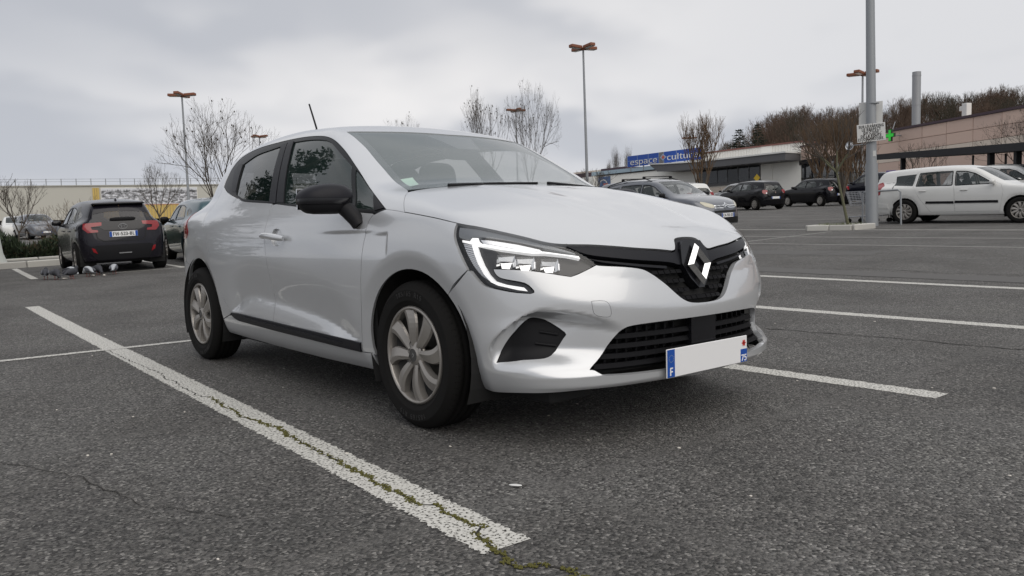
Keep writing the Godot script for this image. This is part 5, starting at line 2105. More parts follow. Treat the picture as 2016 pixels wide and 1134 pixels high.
func put_tree(called: String, meshes: Array, label: String, at: Vector3, turn: float, scale_: Vector3, group := "", lean := 0.0, lean_dir := 0.0) -> Node3D:
	var t := thing(called, label, "tree", at, 0.0, group)
	t.basis = Basis(V(sin(lean_dir), 0, cos(lean_dir)), lean) * Basis(Vector3.UP, turn) * Basis().scaled(scale_)
	inst("trunk", meshes[0], t)
	inst("crown", meshes[1], t)
	if meshes.size() > 2 and meshes[2] != null:
		inst("seed_balls", meshes[2], t)
	return t

# stretch a grown tree to unit height and unit crown width
func unit(a: Array) -> Array:
	var lo := Vector3.ONE * 1e9
	var hi := -lo
	for b in a:
		for p in b.v:
			lo = lo.min(p)
			hi = hi.max(p)
	var sx := 2.0 / (hi.x - lo.x + hi.z - lo.z)
	var sy := 1.0 / hi.y
	var t := Transform3D(Basis().scaled(V(sx, sy, sx)), Vector3.ZERO)
	var o := []
	for b in a:
		var m := MB.new()
		m.xf = t
		m.add(b)
		o.append(m)
	return o

func tree_meshes(a: Array, bark: Material, tw: Material) -> Array:
	a = unit(a)
	return [a[0].mesh(bark), a[1].mesh(tw), a[2].mesh(tw) if a[2].v.size() else null]

# an evergreen: whorls of branches carrying flat needle sprays
func conifer(sd: int, H: float, R: float) -> Array:
	var r := RandomNumberGenerator.new()
	r.seed = sd
	var wood := MB.new()
	var leaf := MB.new()
	wood.tube([Vector3.ZERO, V(.05, H * .5, 0), V(0, H * .97, 0)], [H * .022, H * .014, .02], 7, false)
	var y := H * .08
	while y < H * .98:
		var u := y / H
		var rr := R * pow(1.0 - u, .75) * r.randf_range(.75, 1.15) + .12
		var n := 6 + r.randi() % 4
		var a0 := r.randf() * TAU
		for k in n:
			var a := a0 + TAU * k / n + r.randf_range(-.3, .3)
			var ln := rr * r.randf_range(.7, 1.1)
			var o := V(cos(a), 0, sin(a))
			var tip := V(0, y, 0) + o * ln + V(0, r.randf_range(-.18, .12) * ln, 0)
			wood.tube([V(0, y, 0), V(0, y, 0).lerp(tip, .5) + V(0, .06 * ln, 0), tip], [.03 * (1.1 - u), .018, .005], 3, false)
			var m := maxi(6, int(ln * 16))
			for i in m:
				var f := r.randf_range(.18, 1.05)
				var c := V(0, y, 0).lerp(tip, f) + V(r.randf_range(-.10, .10), r.randf_range(-.06, .08), r.randf_range(-.10, .10)) * (.6 + ln * .3)
				var dd := (o + V(r.randf_range(-.9, .9), r.randf_range(-.5, .6), r.randf_range(-.9, .9))).normalized()
				var sdv := dd.cross(Vector3.UP).normalized().rotated(dd, r.randf_range(-.9, .9))
				var l := r.randf_range(.16, .34)
				var w := l * .20
				leaf.face([c - sdv * w, c + dd * l * .6 - sdv * w * .9, c + dd * l, c + dd * l * .5 + sdv * w, c + sdv * w * .6], dd.cross(sdv))
		y += H * .035 * r.randf_range(.7, 1.2)
	return [wood, leaf, MB.new()]

func trees() -> void:
	var A := tree_meshes(bare(31, 6.2, 1.5, .72, 7, 30, .09, .80, 5), M.bark, M.twig)
	var B := tree_meshes(bare(47, 6.0, 1.5, .55, 7, 16, .15, .75), M.bark, M.twig)
	var C := tree_meshes(bare(58, 4.0, 1.25, .85, 6, 0, .12, 1.15), M.bark, M.twig)
	var D := tree_meshes(bare(63, 6.0, .7, .50, 6, 0, .26, 1.5, 7), M.bark, M.twig_brown)
	var g := "bare plane trees among the parked cars"
	var gs := "small bare trees of the car park"
	var gu := "upright bare trees"
	put_tree("plane_tree", A, "big spreading bare plane tree behind the silver car's tail", on(-29.2, -8.9), .4, V(4.9, 5.7, 4.9), g)
	put_tree("small_tree", C, "slim bare tree with trunk before the yellow cladding", on(-40.5, -9.8), 1.9, V(2.1, 3.9, 2.1), gs)
	put_tree("small_tree", C, "small bare tree with forked crown over the juniper hedge", on(-30.95, -2.1), 3.6, V(2.0, 2.7, 2.0), gs)
	put_tree("small_tree", C, "bare tree whose twigs reach past the white concrete post", on(-27.0, -.35), .8, V(2.2, 3.0, 2.2), gs)
	put_tree("plane_tree", B, "bare tree with dark seed balls rising above the car's roof", on(-35.4, -21.25), 2.2, V(2.3, 6.2, 2.3), g)
	put_tree("plane_tree", B, "bare plane tree full of dark seed balls beside the twin lamp heads", on(-30.3, -23.3), .3, V(2.9, 7.0, 2.9), g)
	put_tree("plane_tree", A, "bare plane tree in front of the brown twin lamp heads", on(-27.4, -23.75), 4.1, V(3.1, 7.1, 3.1), g)
	put_tree("upright_tree", D, "upright bare tree with brown twiggy foot before the blue sign", on(-28.3, -39.1), .9, V(3.0, 6.2, 3.0), gu)
	put_tree("upright_tree", D, "bare tree with brown twigs before the dark shop entrance", on(-18.1, -37.4), 2.7, V(2.4, 5.1, 2.4), gu)
	put_tree("small_tree", C, "small bare tree seen between the shelter posts", on(-14.8, -38.9), 2.0, V(2.7, 3.1, 2.7), gs)
	put_tree("plane_tree", A, "bare tree with drooping twigs over the trolley shelter", on(-6.9, -29.2), 2.9, V(3.8, 3.7, 3.8), g)
	put_tree("small_tree", C, "bare tree with a round crown behind the roof bars", on(-33.5, -34.8), .2, V(2.6, 3.0, 2.6), gs)
	put_tree("upright_tree", D, "bare tree left of the second black hatchback", on(-23.2, -44.5), 1.2, V(3.2, 5.4, 3.2), gu)
	put_tree("upright_tree", D, "bare brown tree between the leaning tree and the shop entrance", on(-20.6, -43.5), 3.3, V(3.0, 5.0, 3.0), gu)
	# young leaning tree in its island
	var Y := tree_meshes(bare(77, 3.1, 1.55, .8, 5, 0, .12, 1.0), M.bark_green, M.twig)
	put_tree("leaning_tree", Y, "young tree leaning out of the white-kerbed island", on(-6.95, -16.3), 2.6, V(1.8, 3.1, 1.8), "", .19, .75)
	# far trees
	var F := tree_meshes(bare(91, 13.0, 1.5, .28, 6, 0, .40, .7, 7), M.bark, M.twig_far)
	for q in [[-112.2, -122.7, 1.05, 0], [-110.4, -124.3, 1.04, 1], [-108.0, -115.5, .80, 2], [-117.5, -114.5, .62, 3], [-103.5, -127.0, .70, 4], [-122.0, -104.0, .58, 5], [-98.0, -120.0, .55, 6], [-124.5, -97.0, .50, 7]]:
		put_tree("poplar", F, ["tallest bare poplar behind the left end of the blue shop sign", "slender bare poplar standing next to the tallest one", "broad dark poplar left of the tallest one", "short bare poplar left of the dark one", "bare poplar showing above the middle of the blue sign", "small bare poplar by the lamp post above the windscreen", "short bare poplar above the emblem of the blue sign", "smallest far poplar of the row"][q[3]], on(q[0], q[1]), q[3] * 1.3, V(2.6, 13.4, 2.6) * q[2], "row of far poplars")
	var K := conifer(5, 9.8, 3.4)
	K = unit(K)
	var KM := [K[0].mesh(M.bark), K[1].mesh(M.needle)]
	put_tree("conifer", KM, "broad dark conifer behind the white shop roof", on(-64.7, -96.7), 0.0, V(8.5, 10.4, 8.5), "conifers behind the shops")
	put_tree("conifer", KM, "narrow dark conifer right of the broad one", on(-62.5, -98.1), 2.0, V(6.0, 11.0, 6.0), "conifers behind the shops")
	# the evergreen that stands left of the view and is mirrored in the car's side glass
	var K2 := conifer(12, 10.0, 2.7)
	put_tree("conifer", [K2[0].mesh(M.bark), K2[1].mesh(M.needle)], "tall evergreen left of the white concrete post", on(-14.6, 3.7), .7, V(1, 1, 1), "evergreens by the concrete post")
	put_tree("conifer", [K2[0].mesh(M.bark), K2[1].mesh(M.needle)], "second evergreen behind the tall one near the concrete post", on(-19.0, 4.9), 2.9, V(1.1, .95, 1.1), "evergreens by the concrete post")
	hill()

func hill() -> void:
	# wooded hill behind the shops
	var g := MB.new()
	var na := 40
	var nd := 12
	var hh := func(ang: float, d: float) -> float:
		var k := clampf((ang + 175.0) / 85.0, 0.0, 1.0)
		var top_ := 5.0 + 5.0 * ss(.48, .58, k) + 10.0 * ss(.575, .65, k) + 1.0 * ss(.70, .82, k)
		return 3.0 + (top_ - 3.0) * ss(95.0, 235.0, d) + maxf(0.0, d - 235.0) * .01
	for j in nd + 1:
		for i in na + 1:
			var ang := lerpf(-175.0, -85.0, float(i) / na)
			var d := lerpf(98.0, 330.0, float(j) / nd)
			var a := deg_to_rad(ang)
			g.vert(V(2.7 + cos(a) * d, hh.call(ang, d), 2.6 + sin(a) * d), V(0, 1, 0), Vector2(ang, d))
	for j in nd:
		for i in na:
			var a := j * (na + 1) + i
			g.quad(a, a + 1, a + na + 2, a + na + 1)
	mark("hill", g, M.hill_earth)
	var W := unit(bare(123, 11.0, 3.4, .55, 6, 0, .12, 1.5, 4))
	var one := MB.new()
	one.add(W[0])
	one.add(W[1])
	var r := RandomNumberGenerator.new()
	r.seed = 99
	for pass_ in 2:
		var mm := MultiMesh.new()
		mm.transform_format = MultiMesh.TRANSFORM_3D
		mm.mesh = one.mesh(M.wood_far if pass_ == 0 else M.wood_far_dark)
		var list := []
		var count := 300 if pass_ == 0 else 150
		for i in count:
			var ang := r.randf_range(-126.5, -98.0)
			if i % 6 == 0: ang = r.randf_range(-152.0, -126.0)
			var d := r.randf_range(160.0, 262.0)
			var a := deg_to_rad(ang)
			var sc := r.randf_range(.55, 1.22) * .92
			if ang < -125.0: sc *= .70
			if ang < -128.0: sc *= .70
			list.append(Transform3D(Basis(Vector3.UP, r.randf() * TAU).scaled(V(sc * 7.5, sc * 10.5, sc * 7.5)), V(2.7 + cos(a) * d, hh.call(ang, d) - .3, 2.6 + sin(a) * d)))
		mm.instance_count = list.size()
		for i in list.size(): mm.set_instance_transform(i, list[i])
		var o := MultiMeshInstance3D.new()
		o.name = numbered("woodland")
		o.multimesh = mm
		add_child(o)
		tag(o, "bare brown wood covering the hill behind the shops" if pass_ == 0 else "darker ivy-clad trees scattered through the wood on the hill", "wood", "", "stuff")

# ---------------------------------------------------------------- buildings
var tsign := -1.0
func frame_node(called: String, label: String, category: String, A: Vector3, e: Vector3) -> Node3D:
	# local x runs against e, local z points out of the wall towards the car park
	var t := thing(called, label, category)
	t.transform = Transform3D(Basis(e * tsign, Vector3.UP, (e * tsign).cross(Vector3.UP)), A)
	return t

func slab(t: Node3D, called: String, t0: float, t1: float, y0: float, y1: float, z0: float, z1: float, mat: Material, bev := .0) -> MeshInstance3D:
	var b := MB.new()
	b.box(V(tsign * (t0 + t1) * .5, (y0 + y1) * .5, (z0 + z1) * .5), V(absf(t1 - t0), y1 - y0, z1 - z0), bev)
	return part(called, b, mat, t)

func shops() -> void:
	# pink store, its facade on a straight line
	var t := frame_node("pink_store", "long pink panelled store building under the wooded hill", "building", V(-13.9, 0, -50.9), V(-.8975, 0, -.4410))
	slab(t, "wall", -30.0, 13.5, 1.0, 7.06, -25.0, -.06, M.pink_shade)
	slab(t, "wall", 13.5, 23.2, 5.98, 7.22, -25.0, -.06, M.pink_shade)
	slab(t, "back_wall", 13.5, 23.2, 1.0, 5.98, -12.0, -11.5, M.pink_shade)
	slab(t, "roof_edge", -30.1, 23.3, 7.10, 7.26, -.5, .10, M.roof_trim)
	var i := 0
	var x := -29.0
	while x < 13.0:
		var x1 := minf(x + 2.2, 13.4)
		slab(t, "panel", x + .02, x1 - .02, 6.32, 7.08, -.06, .0 + .01 * (i % 2), M.pink[i % 3])
		slab(t, "panel", x + .02, x1 - .02, 5.56, 6.28, -.06, .008, M.pink[(i + 1) % 3])
		slab(t, "panel", x + .02, x1 - .02, 4.92, 5.53, -.06, .004, M.cream)
		slab(t, "panel", x + .02, x1 - .02, 1.2, 4.89, -.06, .006, M.pink[(i + 2) % 3])
		x += 2.2
		i += 1
	x = 13.5
	while x < 23.0:
		slab(t, "panel", x + .02, x + 2.38, 6.02, 7.18, -.06, .01, M.pink[i % 3])
		x += 2.4
		i += 1
	# glazed entrance
	slab(t, "entrance_band", 13.6, 22.9, 5.62, 6.0, -.1, .12, M.dark_metal)
	for k in 9:
		var a := 13.8 + k * 1.02
		for rr in [[1.6, 3.2], [3.25, 4.4], [4.45, 5.6]]:
			slab(t, "pane", a + .04, a + .98, rr[0], rr[1], -.03, -.015, M.shop_glass)
		slab(t, "mullion", a - .04, a + .04, 1.4, 5.62, -.06, .06, M.dark_metal)
	for y in [3.2, 4.4]:
		slab(t, "transom", 13.7, 22.98, y - .0, y + .05, -.05, .05, M.dark_metal)
	slab(t, "entrance_floor", 13.5, 23.2, 1.5, 1.9, -12.0, -.1, M.dark_metal)
	for q in [[14.6, .7, 2.4], [17.0, 1.2, 2.0], [19.2, .8, 2.6], [21.4, 1.0, 2.2]]:
		slab(t, "shop_display", q[0], q[0] + q[1], 1.9, 1.9 + q[2], -6.0, -5.2, M.shop_light)
	# things on the roof
	for q in [[5.6, .42, 8.25], [.1, .36, 8.0], [-2.8, .30, 7.95]]:
		var v := thing("roof_vent", {5.6: "tallest white vent box on the pink store's roof, next to the flue", .1: "middle white vent box on the pink store's roof", -2.8: "smallest white vent box on the pink store's roof"}[q[0]], "vent", Vector3.ZERO, 0.0, "white roof vents")
		v.transform = t.transform
		slab(v, "duct", q[0], q[0] + q[1], 7.26, q[2], -1.4, -1.0, M.white_metal, .02)
		slab(v, "cowl", q[0] + q[1], q[0] + q[1] + .28, q[2] - .45, q[2] - .15, -1.35, -1.05, M.white_metal, .02)
	var ch := thing("flue", "tall grey metal flue rising behind the pink store", "chimney", V(-32.8, 2.0, -80.1))
	var cb := MB.new()
	cb.tube([V(0, 0, 0), V(0, 13.3, 0)], [.40, .40], 20)
	part("pipe", cb, M.galvanised, ch)
	for y in [4.0, 7.0, 10.0, 12.9]:
		cb = MB.new()
		cb.tube([V(0, y, 0), V(0, y + .08, 0)], [.42, .42], 20)
		part("collar", cb, M.galvanised, ch)
	# pharmacy cross
	var cr := thing("pharmacy_cross", "green pharmacy cross on a bracket at the pink store's wall", "sign")
	cr.transform = t.transform * Transform3D(Basis(), V(-10.4, 6.70, .9))
	var pc := MB.new()
	pc.prism(V2s([-.14, -.42, .14, -.42, .14, -.14, .42, -.14, .42, .14, .14, .14, .14, .42, -.14, .42, -.14, .14, -.42, .14, -.42, -.14, -.14, -.14]), -.08, .06)
	part("housing", pc, M.cross_dark, cr)
	pc = MB.new()
	pc.prism(V2s([-.11, -.38, .11, -.38, .11, -.11, .38, -.11, .38, .11, .11, .11, .11, .38, -.11, .38, -.11, .11, -.38, .11, -.38, -.11, -.11, -.11]), .061, .075)
	part("lit_face", pc, M.cross_green, cr)
	pc = MB.new()
	pc.tube([V(0, 0, -.08), V(0, 0, -.9)], [.04, .04], 8)
	pc.tube([V(.1, .3, -.06), V(.1, .95, -.3)], [.03, .03], 6)
	part("bracket", pc, M.galvanised, cr)

	# white shop with the blue sign
	var w := frame_node("white_store", "low white shop building with grey canopy and long display windows", "building", V(-34.67, 0, -60.8), V(-.9973, 0, -.0728))
	slab(w, "wall", -.6, 2.3, 2.0, 7.55, -14.0, .0, M.white_wall)
	slab(w, "wall", 2.3, 3.5, 2.0, 7.55, -14.0, .06, M.white_wall)
	slab(w, "wall", 3.5, 11.0, 6.25, 7.55, -14.0, .0, M.white_wall)
	slab(w, "wall", 11.0, 25.0, 2.0, 6.55, -14.0, .0, M.white_wall)
	slab(w, "wall", 3.5, 11.0, 2.0, 4.35, -14.0, .0, M.white_wall)
	slab(w, "back_wall", 3.5, 11.0, 4.35, 6.25, -8.0, -7.8, M.dark_metal)
	slab(w, "shop_floor", 3.5, 11.0, 4.30, 4.36, -8.0, -.05, M.white_wall)
	slab(w, "roof_edge", -.7, 12.0, 7.55, 7.68, -14.0, .12, M.roof_red)
	for k in 40:
		slab(w, "fascia_rib", -.5 + k * .31, -.5 + k * .31 + .26, 6.62, 7.5, .0, .035, M.white_ribs)
	# canopy with slanting soffit
	var cn := MB.new()
	cn.prism(V2s([.6, 6.58, -9.0, 6.58, -13.2, 6.72, -15.2, 6.85, -15.2, 6.78, -14.2, 6.10, -12.8, 5.98, .6, 5.98]), .06, 2.2)
	part("canopy", cn, M.canopy_grey, w)
	var ce := MB.new()
	ce.prism(V2s([.65, 6.72, -9.0, 6.72, -13.2, 6.84, -15.3, 6.96, -15.3, 6.86, -13.2, 6.73, -9.0, 6.59, .65, 6.59]), .05, 2.3)
	part("canopy_edge", ce, M.white_metal, w)
	for k in 7:
		var dl := MB.new()
		dl.xf = Transform3D(Basis(), V(-.6 - k * 1.7, 5.975, 1.4))
		dl.box(Vector3.ZERO, V(.16, .012, .16), .003)
		part("downlight", dl, M.white_metal, w)
	for k in 6:
		var a := 3.6 + k * 1.22
		slab(w, "pane", a + .04, a + 1.18, 4.62, 5.95, .01, .025, M.shop_glass if k != 2 else M.shop_glass_dark)
		slab(w, "mullion", a - .035, a + .035, 4.55, 6.0, -.02, .06, M.canopy_grey)
	slab(w, "window_sill", 3.4, 11.1, 4.36, 4.60, .0, .22, M.canopy_grey)
	for q in [[3.9, .5], [5.0, .9], [6.5, .5], [7.8, 1.0], [9.2, .7]]:
		slab(w, "shop_display", q[0], q[0] + q[1], 4.36, 5.2, -3.2, -2.6, M.shop_light)
	for k in 5:
		slab(w, "plinth_panel", 3.6 + k * 1.5, 5.02 + k * 1.5, 3.75, 4.25, .0, .05, M.cream)
	slab(w, "blue_band", 15.0, 26.5, 6.55, 6.95, -3.0, .05, M.pale_blue)
	slab(w, "dark_band", 15.0, 25.2, 6.42, 6.54, .0, .10, M.dark_metal)
	slab(w, "red_band", 21.5, 25.5, 6.96, 7.25, -3.0, -.5, M.roof_trim)
	slab(w, "side_block", 25.2, 31.0, 2.2, 7.2, -6.0, -.6, M.cream)
	slab(w, "side_block", 27.0, 30.0, 5.9, 7.0, -.58, -.4, M.roof_trim)
	slab(w, "white_box", 25.4, 27.2, 2.4, 6.4, -.4, .8, M.white_wall)
	var wb := thing("wall_poster", "blue wall panel with pale ring on the white shop", "sign")
	wb.transform = w.transform
	slab(wb, "board", 23.4, 25.3, 4.7, 6.3, .02, .08, M.poster_blue)
	var pr := MB.new()
	pr.xf = Transform3D(Basis(), V(-24.5, 5.3, .085))
	ring_mark(pr, .72, .72, .12)
	part("ring", pr, M.white_metal, wb)
	pr = MB.new()
	pr.xf = Transform3D(Basis(), V(-24.1, 5.2, .085))
	pr.prism(V2s([-.35, -.5, .35, -.5, .35, .35, -.35, .35]), 0.0, .02)
	part("red_square", pr, M.poster_red, wb)
	var ys := thing("yellow_sign", "small yellow diamond sign beside the shop entrance", "sign")
	ys.transform = w.transform
	var yb := MB.new()
	yb.xf = Transform3D(Basis(Vector3.BACK, PI / 4), V(-2.9, 4.72, 1.4))
	yb.box(Vector3.ZERO, V(.5, .5, .02), .004)
	part("board", yb, M.yellow_sign, ys)
	yb = MB.new()
	yb.tube([V(-2.9, 2.6, 1.38), V(-2.9, 4.72, 1.38)], [.03, .03], 6)
	part("post", yb, M.galvanised, ys)
	# blue shop sign in five panels
	var s := thing("shop_sign", "long blue roof sign reading espace culturel in white letters", "sign")
	s.transform = w.transform
	var cuts := [10.1, 11.8, 13.5, 15.2, 15.9, 17.4, 19.0, 20.5]
	var y0 := 7.06
	var y1 := 8.20
	for k in cuts.size() - 1:
		slab(s, "sign_panel", cuts[k] + .02, cuts[k + 1] - .02, y0, y1, .10, .18, M.sign_grey if k == 3 else M.sign_blue)
	for k in cuts.size():
		slab(s, "joint", cuts[k] - .02, cuts[k] + .02, y0, y1, .10, .19, M.sign_line)
	slab(s, "joint", 10.1, 15.2, 7.66, 7.69, .181, .19, M.sign_line)
	slab(s, "joint", 15.9, 20.5, 7.66, 7.69, .181, .19, M.sign_line)
	lettering("letters", "espace", .56, M.white_metal, s, Transform3D(Basis(), V(-18.1, 7.50, .21)), 3.9, .03, "Droid Sans", false)
	lettering("letters", "culturel", .56, M.white_metal, s, Transform3D(Basis(), V(-12.55, 7.58, .21)), 4.3, .03, "Droid Sans", false)
	var dm := MB.new()
	dm.xf = Transform3D(Basis(), V(-15.3, 7.66, .21))
	dm.prism(V2s([-.42, 0, 0, -.34, .5, 0, 0, .34]), 0.0, .02)
	part("emblem", dm, M.sign_line, s)
	dm = MB.new()
	dm.xf = Transform3D(Basis(), V(-15.3, 7.66, .232))
	dm.prism(V2s([-.18, 0, .02, -.2, .28, 0, .02, .2]), 0.0, .02)
	part("emblem", dm, M.poster_red, s)
	for k in 6:
		slab(s, "strut", 10.6 + k * 1.9, 10.7 + k * 1.9, 6.4, 7.9, -.02, .09, M.galvanised)

	# long building on the left, parking on its roof
	tsign = 1.0
	var b := frame_node("long_store", "long beige warehouse wall with rooftop railing beyond the hedge", "building", V(-117.33, 0, -12.43), V(.373, 0, -.9278))
	slab(b, "wall", -45.0, 95.0, 1.0, 7.82, -30.0, .0, M.beige_wall)
	slab(b, "roof_edge", -45.1, 95.1, 7.82, 7.98, -30.1, .10, M.beige_edge)
	for k in 46:
		slab(b, "railing_post", -28.0 + k * 1.75, -27.91 + k * 1.75, 7.98, 8.85, -.37, -.28, M.galvanised)
	for y in [8.78, 8.45]:
		slab(b, "rail", -28.0, 52.0, y, y + .04, -.34, -.31, M.galvanised)
	for k in 3:
		slab(b, "cladding_rib", 10.72 + k * .27, 10.95 + k * .27, 5.3, 7.6, .0, .12, M.yellow_clad)
	for k in 34:
		slab(b, "cladding_rib", 10.2 + k * .38, 10.52 + k * .38, 2.6, 5.30, .0, .10 + .02 * (k % 2), M.yellow_clad)
	slab(b, "mural_board", 11.7, 23.6, 5.36, 7.60, .0, .10, M.white_wall)
	var mu := MB.new()
	mu.face([V(11.75, 5.42, .105), V(23.55, 5.42, .105), V(23.55, 7.55, .105), V(11.75, 7.55, .105)], V(0, 0, 1), [Vector2(0, 1), Vector2(1, 1), Vector2(1, 0), Vector2(0, 0)])
	part("mural", mu, M.mural, b)
	slab(b, "mural_frame", 11.65, 23.65, 5.30, 5.36, .0, .14, M.poster_red)
	tsign = -1.0

func mural_image() -> Image:
	# a generic pale town-like print in greys
	var im := Image.create(512, 96, false, Image.FORMAT_RGBA8)
	im.fill(Color(.80, .82, .83))
	var r := RandomNumberGenerator.new()
	r.seed = 4
	var n := FastNoiseLite.new()
	n.seed = 8
	n.frequency = .035
	n.fractal_octaves = 4
	for y in 96:
		for x in 512:
			var v := .66 + .55 * n.get_noise_2d(x * .8, y * 1.6)
			if y < 34: v = lerpf(.84, v - .10, clampf((y - 8.0 - 10.0 * n.get_noise_2d(x * 2.0, 400.0)) / 10.0, 0.0, 1.0))
			v = clampf(v, .30, .90)
			im.set_pixel(x, y, Color(v, v * 1.01, v * 1.03))
	for i in 160:
		var x := r.randi() % 512
		var y := 22 + r.randi() % 60
		var g := r.randf_range(.34, .82)
		im.fill_rect(Rect2i(x, y, 2 + r.randi() % 9, 2 + r.randi() % 6), Color(g, g, g * 1.03))
	return im

# ---------------------------------------------------------------- lamps, kerbs, signs, small things
func lamp_post(label: String, at: Vector3, H: float, turn: float, heads := 4, lean := Vector2.ZERO, rad := .10, group := "car park lamp posts") -> Node3D:
	var t := thing("lamp_post", label, "lamp post", at, 0.0, group)
	t.basis = Basis(Vector3.BACK, -lean.x) * Basis(Vector3.RIGHT, lean.y) * Basis(Vector3.UP, turn)
	var b := MB.new()
	b.tube([V(0, -.3, 0), V(0, 1.6, 0), V(0, 1.62, 0), V(0, H, 0)], [rad * 1.25, rad * 1.2, rad, rad * .62], 14)
	part("pole", b, M.galvanised, t)
	b = MB.new()
	b.tube([V(0, H - .02, 0), V(0, H + .12, 0)], [rad * 1.3, rad * 1.3], 10)
	part("head_collar", b, M.lamp_brown, t)
	for i in heads:
		var a := TAU * i / heads + .35
		var l := Node3D.new()
		l.name = "lamp_head"
		l.transform = Transform3D(Basis(Vector3.UP, a) * Basis(Vector3.BACK, .05), V(0, H + .08, 0))
		t.add_child(l, true)
		b = MB.new()
		b.box(V(.62, .04, 0), V(.85, .20, .40), .03)
		b.box(V(.14, .02, 0), V(.22, .08, .10), .01)
		part("case", b, M.lamp_brown, l)
		b = MB.new()
		b.box(V(.64, -.066, 0), V(.70, .012, .30), .002)
		part("diffuser", b, M.lamp_glass, l)
	return t

func kerb_run(called: String, label: String, p: Array, w: float, h: float, step: float, mat: Array) -> void:
	var t := thing(called, label, "kerb", on(p[0].x, p[0].y))
	for i in p.size() - 1:
		var a: Vector2 = p[i]
		var b: Vector2 = p[i + 1]
		var n := maxi(1, int(round(a.distance_to(b) / step)))
		for k in n:
			var q0 := a.lerp(b, float(k) / n)
			var q1 := a.lerp(b, (k + 1.0) / n)
			var m := (q0 + q1) * .5
			var d := (q1 - q0).normalized()
			var st := MB.new()
			st.box(V(0, h * .5 - .05, 0), V(q0.distance_to(q1) - .012, h + .10, w), .018)
			var o := part("kerb_stone", st, mat[(k * 7 + i) % mat.size()], t)
			var f := V(d.x, (gh(q1.x, q1.y) - gh(q0.x, q0.y)) / maxf(q0.distance_to(q1), .01), d.y).normalized()
			var sidev := f.cross(Vector3.UP).normalized()
			o.transform = Transform3D(Basis(f, sidev.cross(f), sidev), on(m.x, m.y) - t.position)

func pigeon(label: String, at: Vector3, turn: float, body: Material, neck: Material, peck: float, sc := 1.0) -> void:
	var t := thing("pigeon", label, "bird", at, turn, "pigeons feeding behind the dark grey hatchback")
	t.scale = Vector3.ONE * sc
	var b := MB.new()
	var hy := lerpf(.235, .05, peck)
	var hx := lerpf(.12, .17, peck)
	var pts := spl(V3s([-.20, .085, 0, -.12, .105, 0, -.05, .125, 0, .03, .135, 0, .085, .145 - .03 * peck, 0, lerpf(.105, .125, peck), lerpf(.19, .09, peck), 0, hx, hy, 0, hx + .03, hy - .01, 0]), 3)
	var rr := [.012, .016, .024, .034, .045, .056, .064, .067, .068, .066, .064, .060, .054, .046, .040, .034, .030, .028, .029, .028, .018, .010]
	b.tube(pts, rr, 12)
	part("body", b, body, t)
	for s in [-1.0, 1.0]:
		b = MB.new()
		b.xf = Transform3D(Basis(Vector3.BACK, .14) * Basis(Vector3.UP, .05 * s), V(-.045, .135, s * .052))
		b.blob(Vector3.ZERO, V(.125, .042, .018), 1.0, 1.0, 12, 8)
		part("wing", b, neck, t)
		b = MB.new()
		b.tube([V(.0, .08, s * .025), V(.012, .03, s * .025), V(.0, .004, s * .025)], [.008, .005, .005], 5)
		b.box(V(.015, .003, s * .025), V(.05, .005, .022), .001)
		part("leg", b, M.bird_leg, t)
	b = MB.new()
	b.box(V(-.225, .082, 0), V(.11, .010, .055), .003)
	part("tail", b, neck, t)
	b = MB.new()
	b.tube([V(hx + .025, hy - .008, 0), V(hx + .048, hy - .022, 0)], [.007, .002], 6)
	part("beak", b, M.bird_beak, t)
	for s in [-1.0, 1.0]:
		b = MB.new()
		b.blob(V(hx + .008, hy + .008, s * .026), V(.005, .005, .004), 1, 1, 6, 4)
		part("eye", b, M.bird_beak, t)

func trolley(label: String, at: Vector3, turn: float) -> void:
	var t := thing("shopping_trolley", label, "trolley", at, turn, "nested shopping trolleys")
	var b := MB.new()
	var L := .42
	# wire basket
	for i in 9:
		var u := i / 8.0
		var y := .48 + u * .40
		var w := .22 + .05 * u
		var x0 := -L + .02
		var x1 := L * (.72 + .28 * u)
		b.tube([V(x0, y, -w), V(x1, y, -w), V(x1, y, w), V(x0, y, w), V(x0, y, -w)], [.005, .005, .005, .005, .005], 4, false)
	for i in 11:
		var x := lerpf(-L + .02, L, i / 10.0)
		var xb := lerpf(-L + .02, L * .72, i / 10.0)
		for s in [-1.0, 1.0]:
			b.tube([V(xb, .48, .22 * s), V(x, .88, .27 * s)], [.004, .004], 4, false)
	for i in 7:
		var z := lerpf(-.22, .22, i / 6.0)
		b.tube([V(-L, .48, z), V(L * .72, .48, z), V(L, .88, z * 1.2)], [.004, .004, .004], 4, false)
	part("basket", b, M.trolley_wire, t)
	b = MB.new()
	for s in [-1.0, 1.0]:
		b.tube(V3s([-L - .06, 1.0, .27 * s, -L + .02, .50, .24 * s, -L + .06, .20, .25 * s, L * .9, .16, .20 * s]), [.013, .013, .013, .013], 6)
	b.tube([V(L * .9, .16, -.20), V(L * .9, .16, .20)], [.013, .013], 6)
	part("frame", b, M.trolley_wire, t)
	b = MB.new()
	b.tube([V(-L - .06, 1.0, -.28), V(-L - .06, 1.0, .28)], [.02, .02], 8)
	part("handle", b, M.purple, t)
	b = MB.new()
	b.box(V(-L + .02, .82, 0), V(.02, .16, .42), .004)
	part("child_seat_flap", b, M.purple, t)
	for q in [[-L + .06, .25], [-L + .06, -.25], [L * .88, .20], [L * .88, -.20]]:
		b = MB.new()
		b.xf = Transform3D(Basis(), V(q[0], .062, q[1]))
		b.lathe([Vector2(.005, .014), Vector2(.055, .014), Vector2(.062, .0), Vector2(.055, -.014), Vector2(.005, -.014)], 14)
		b.tube([V(0, 0, 0), V(0, .12, 0)], [.012, .012], 6)
		part("castor", b, M.rubber, t)

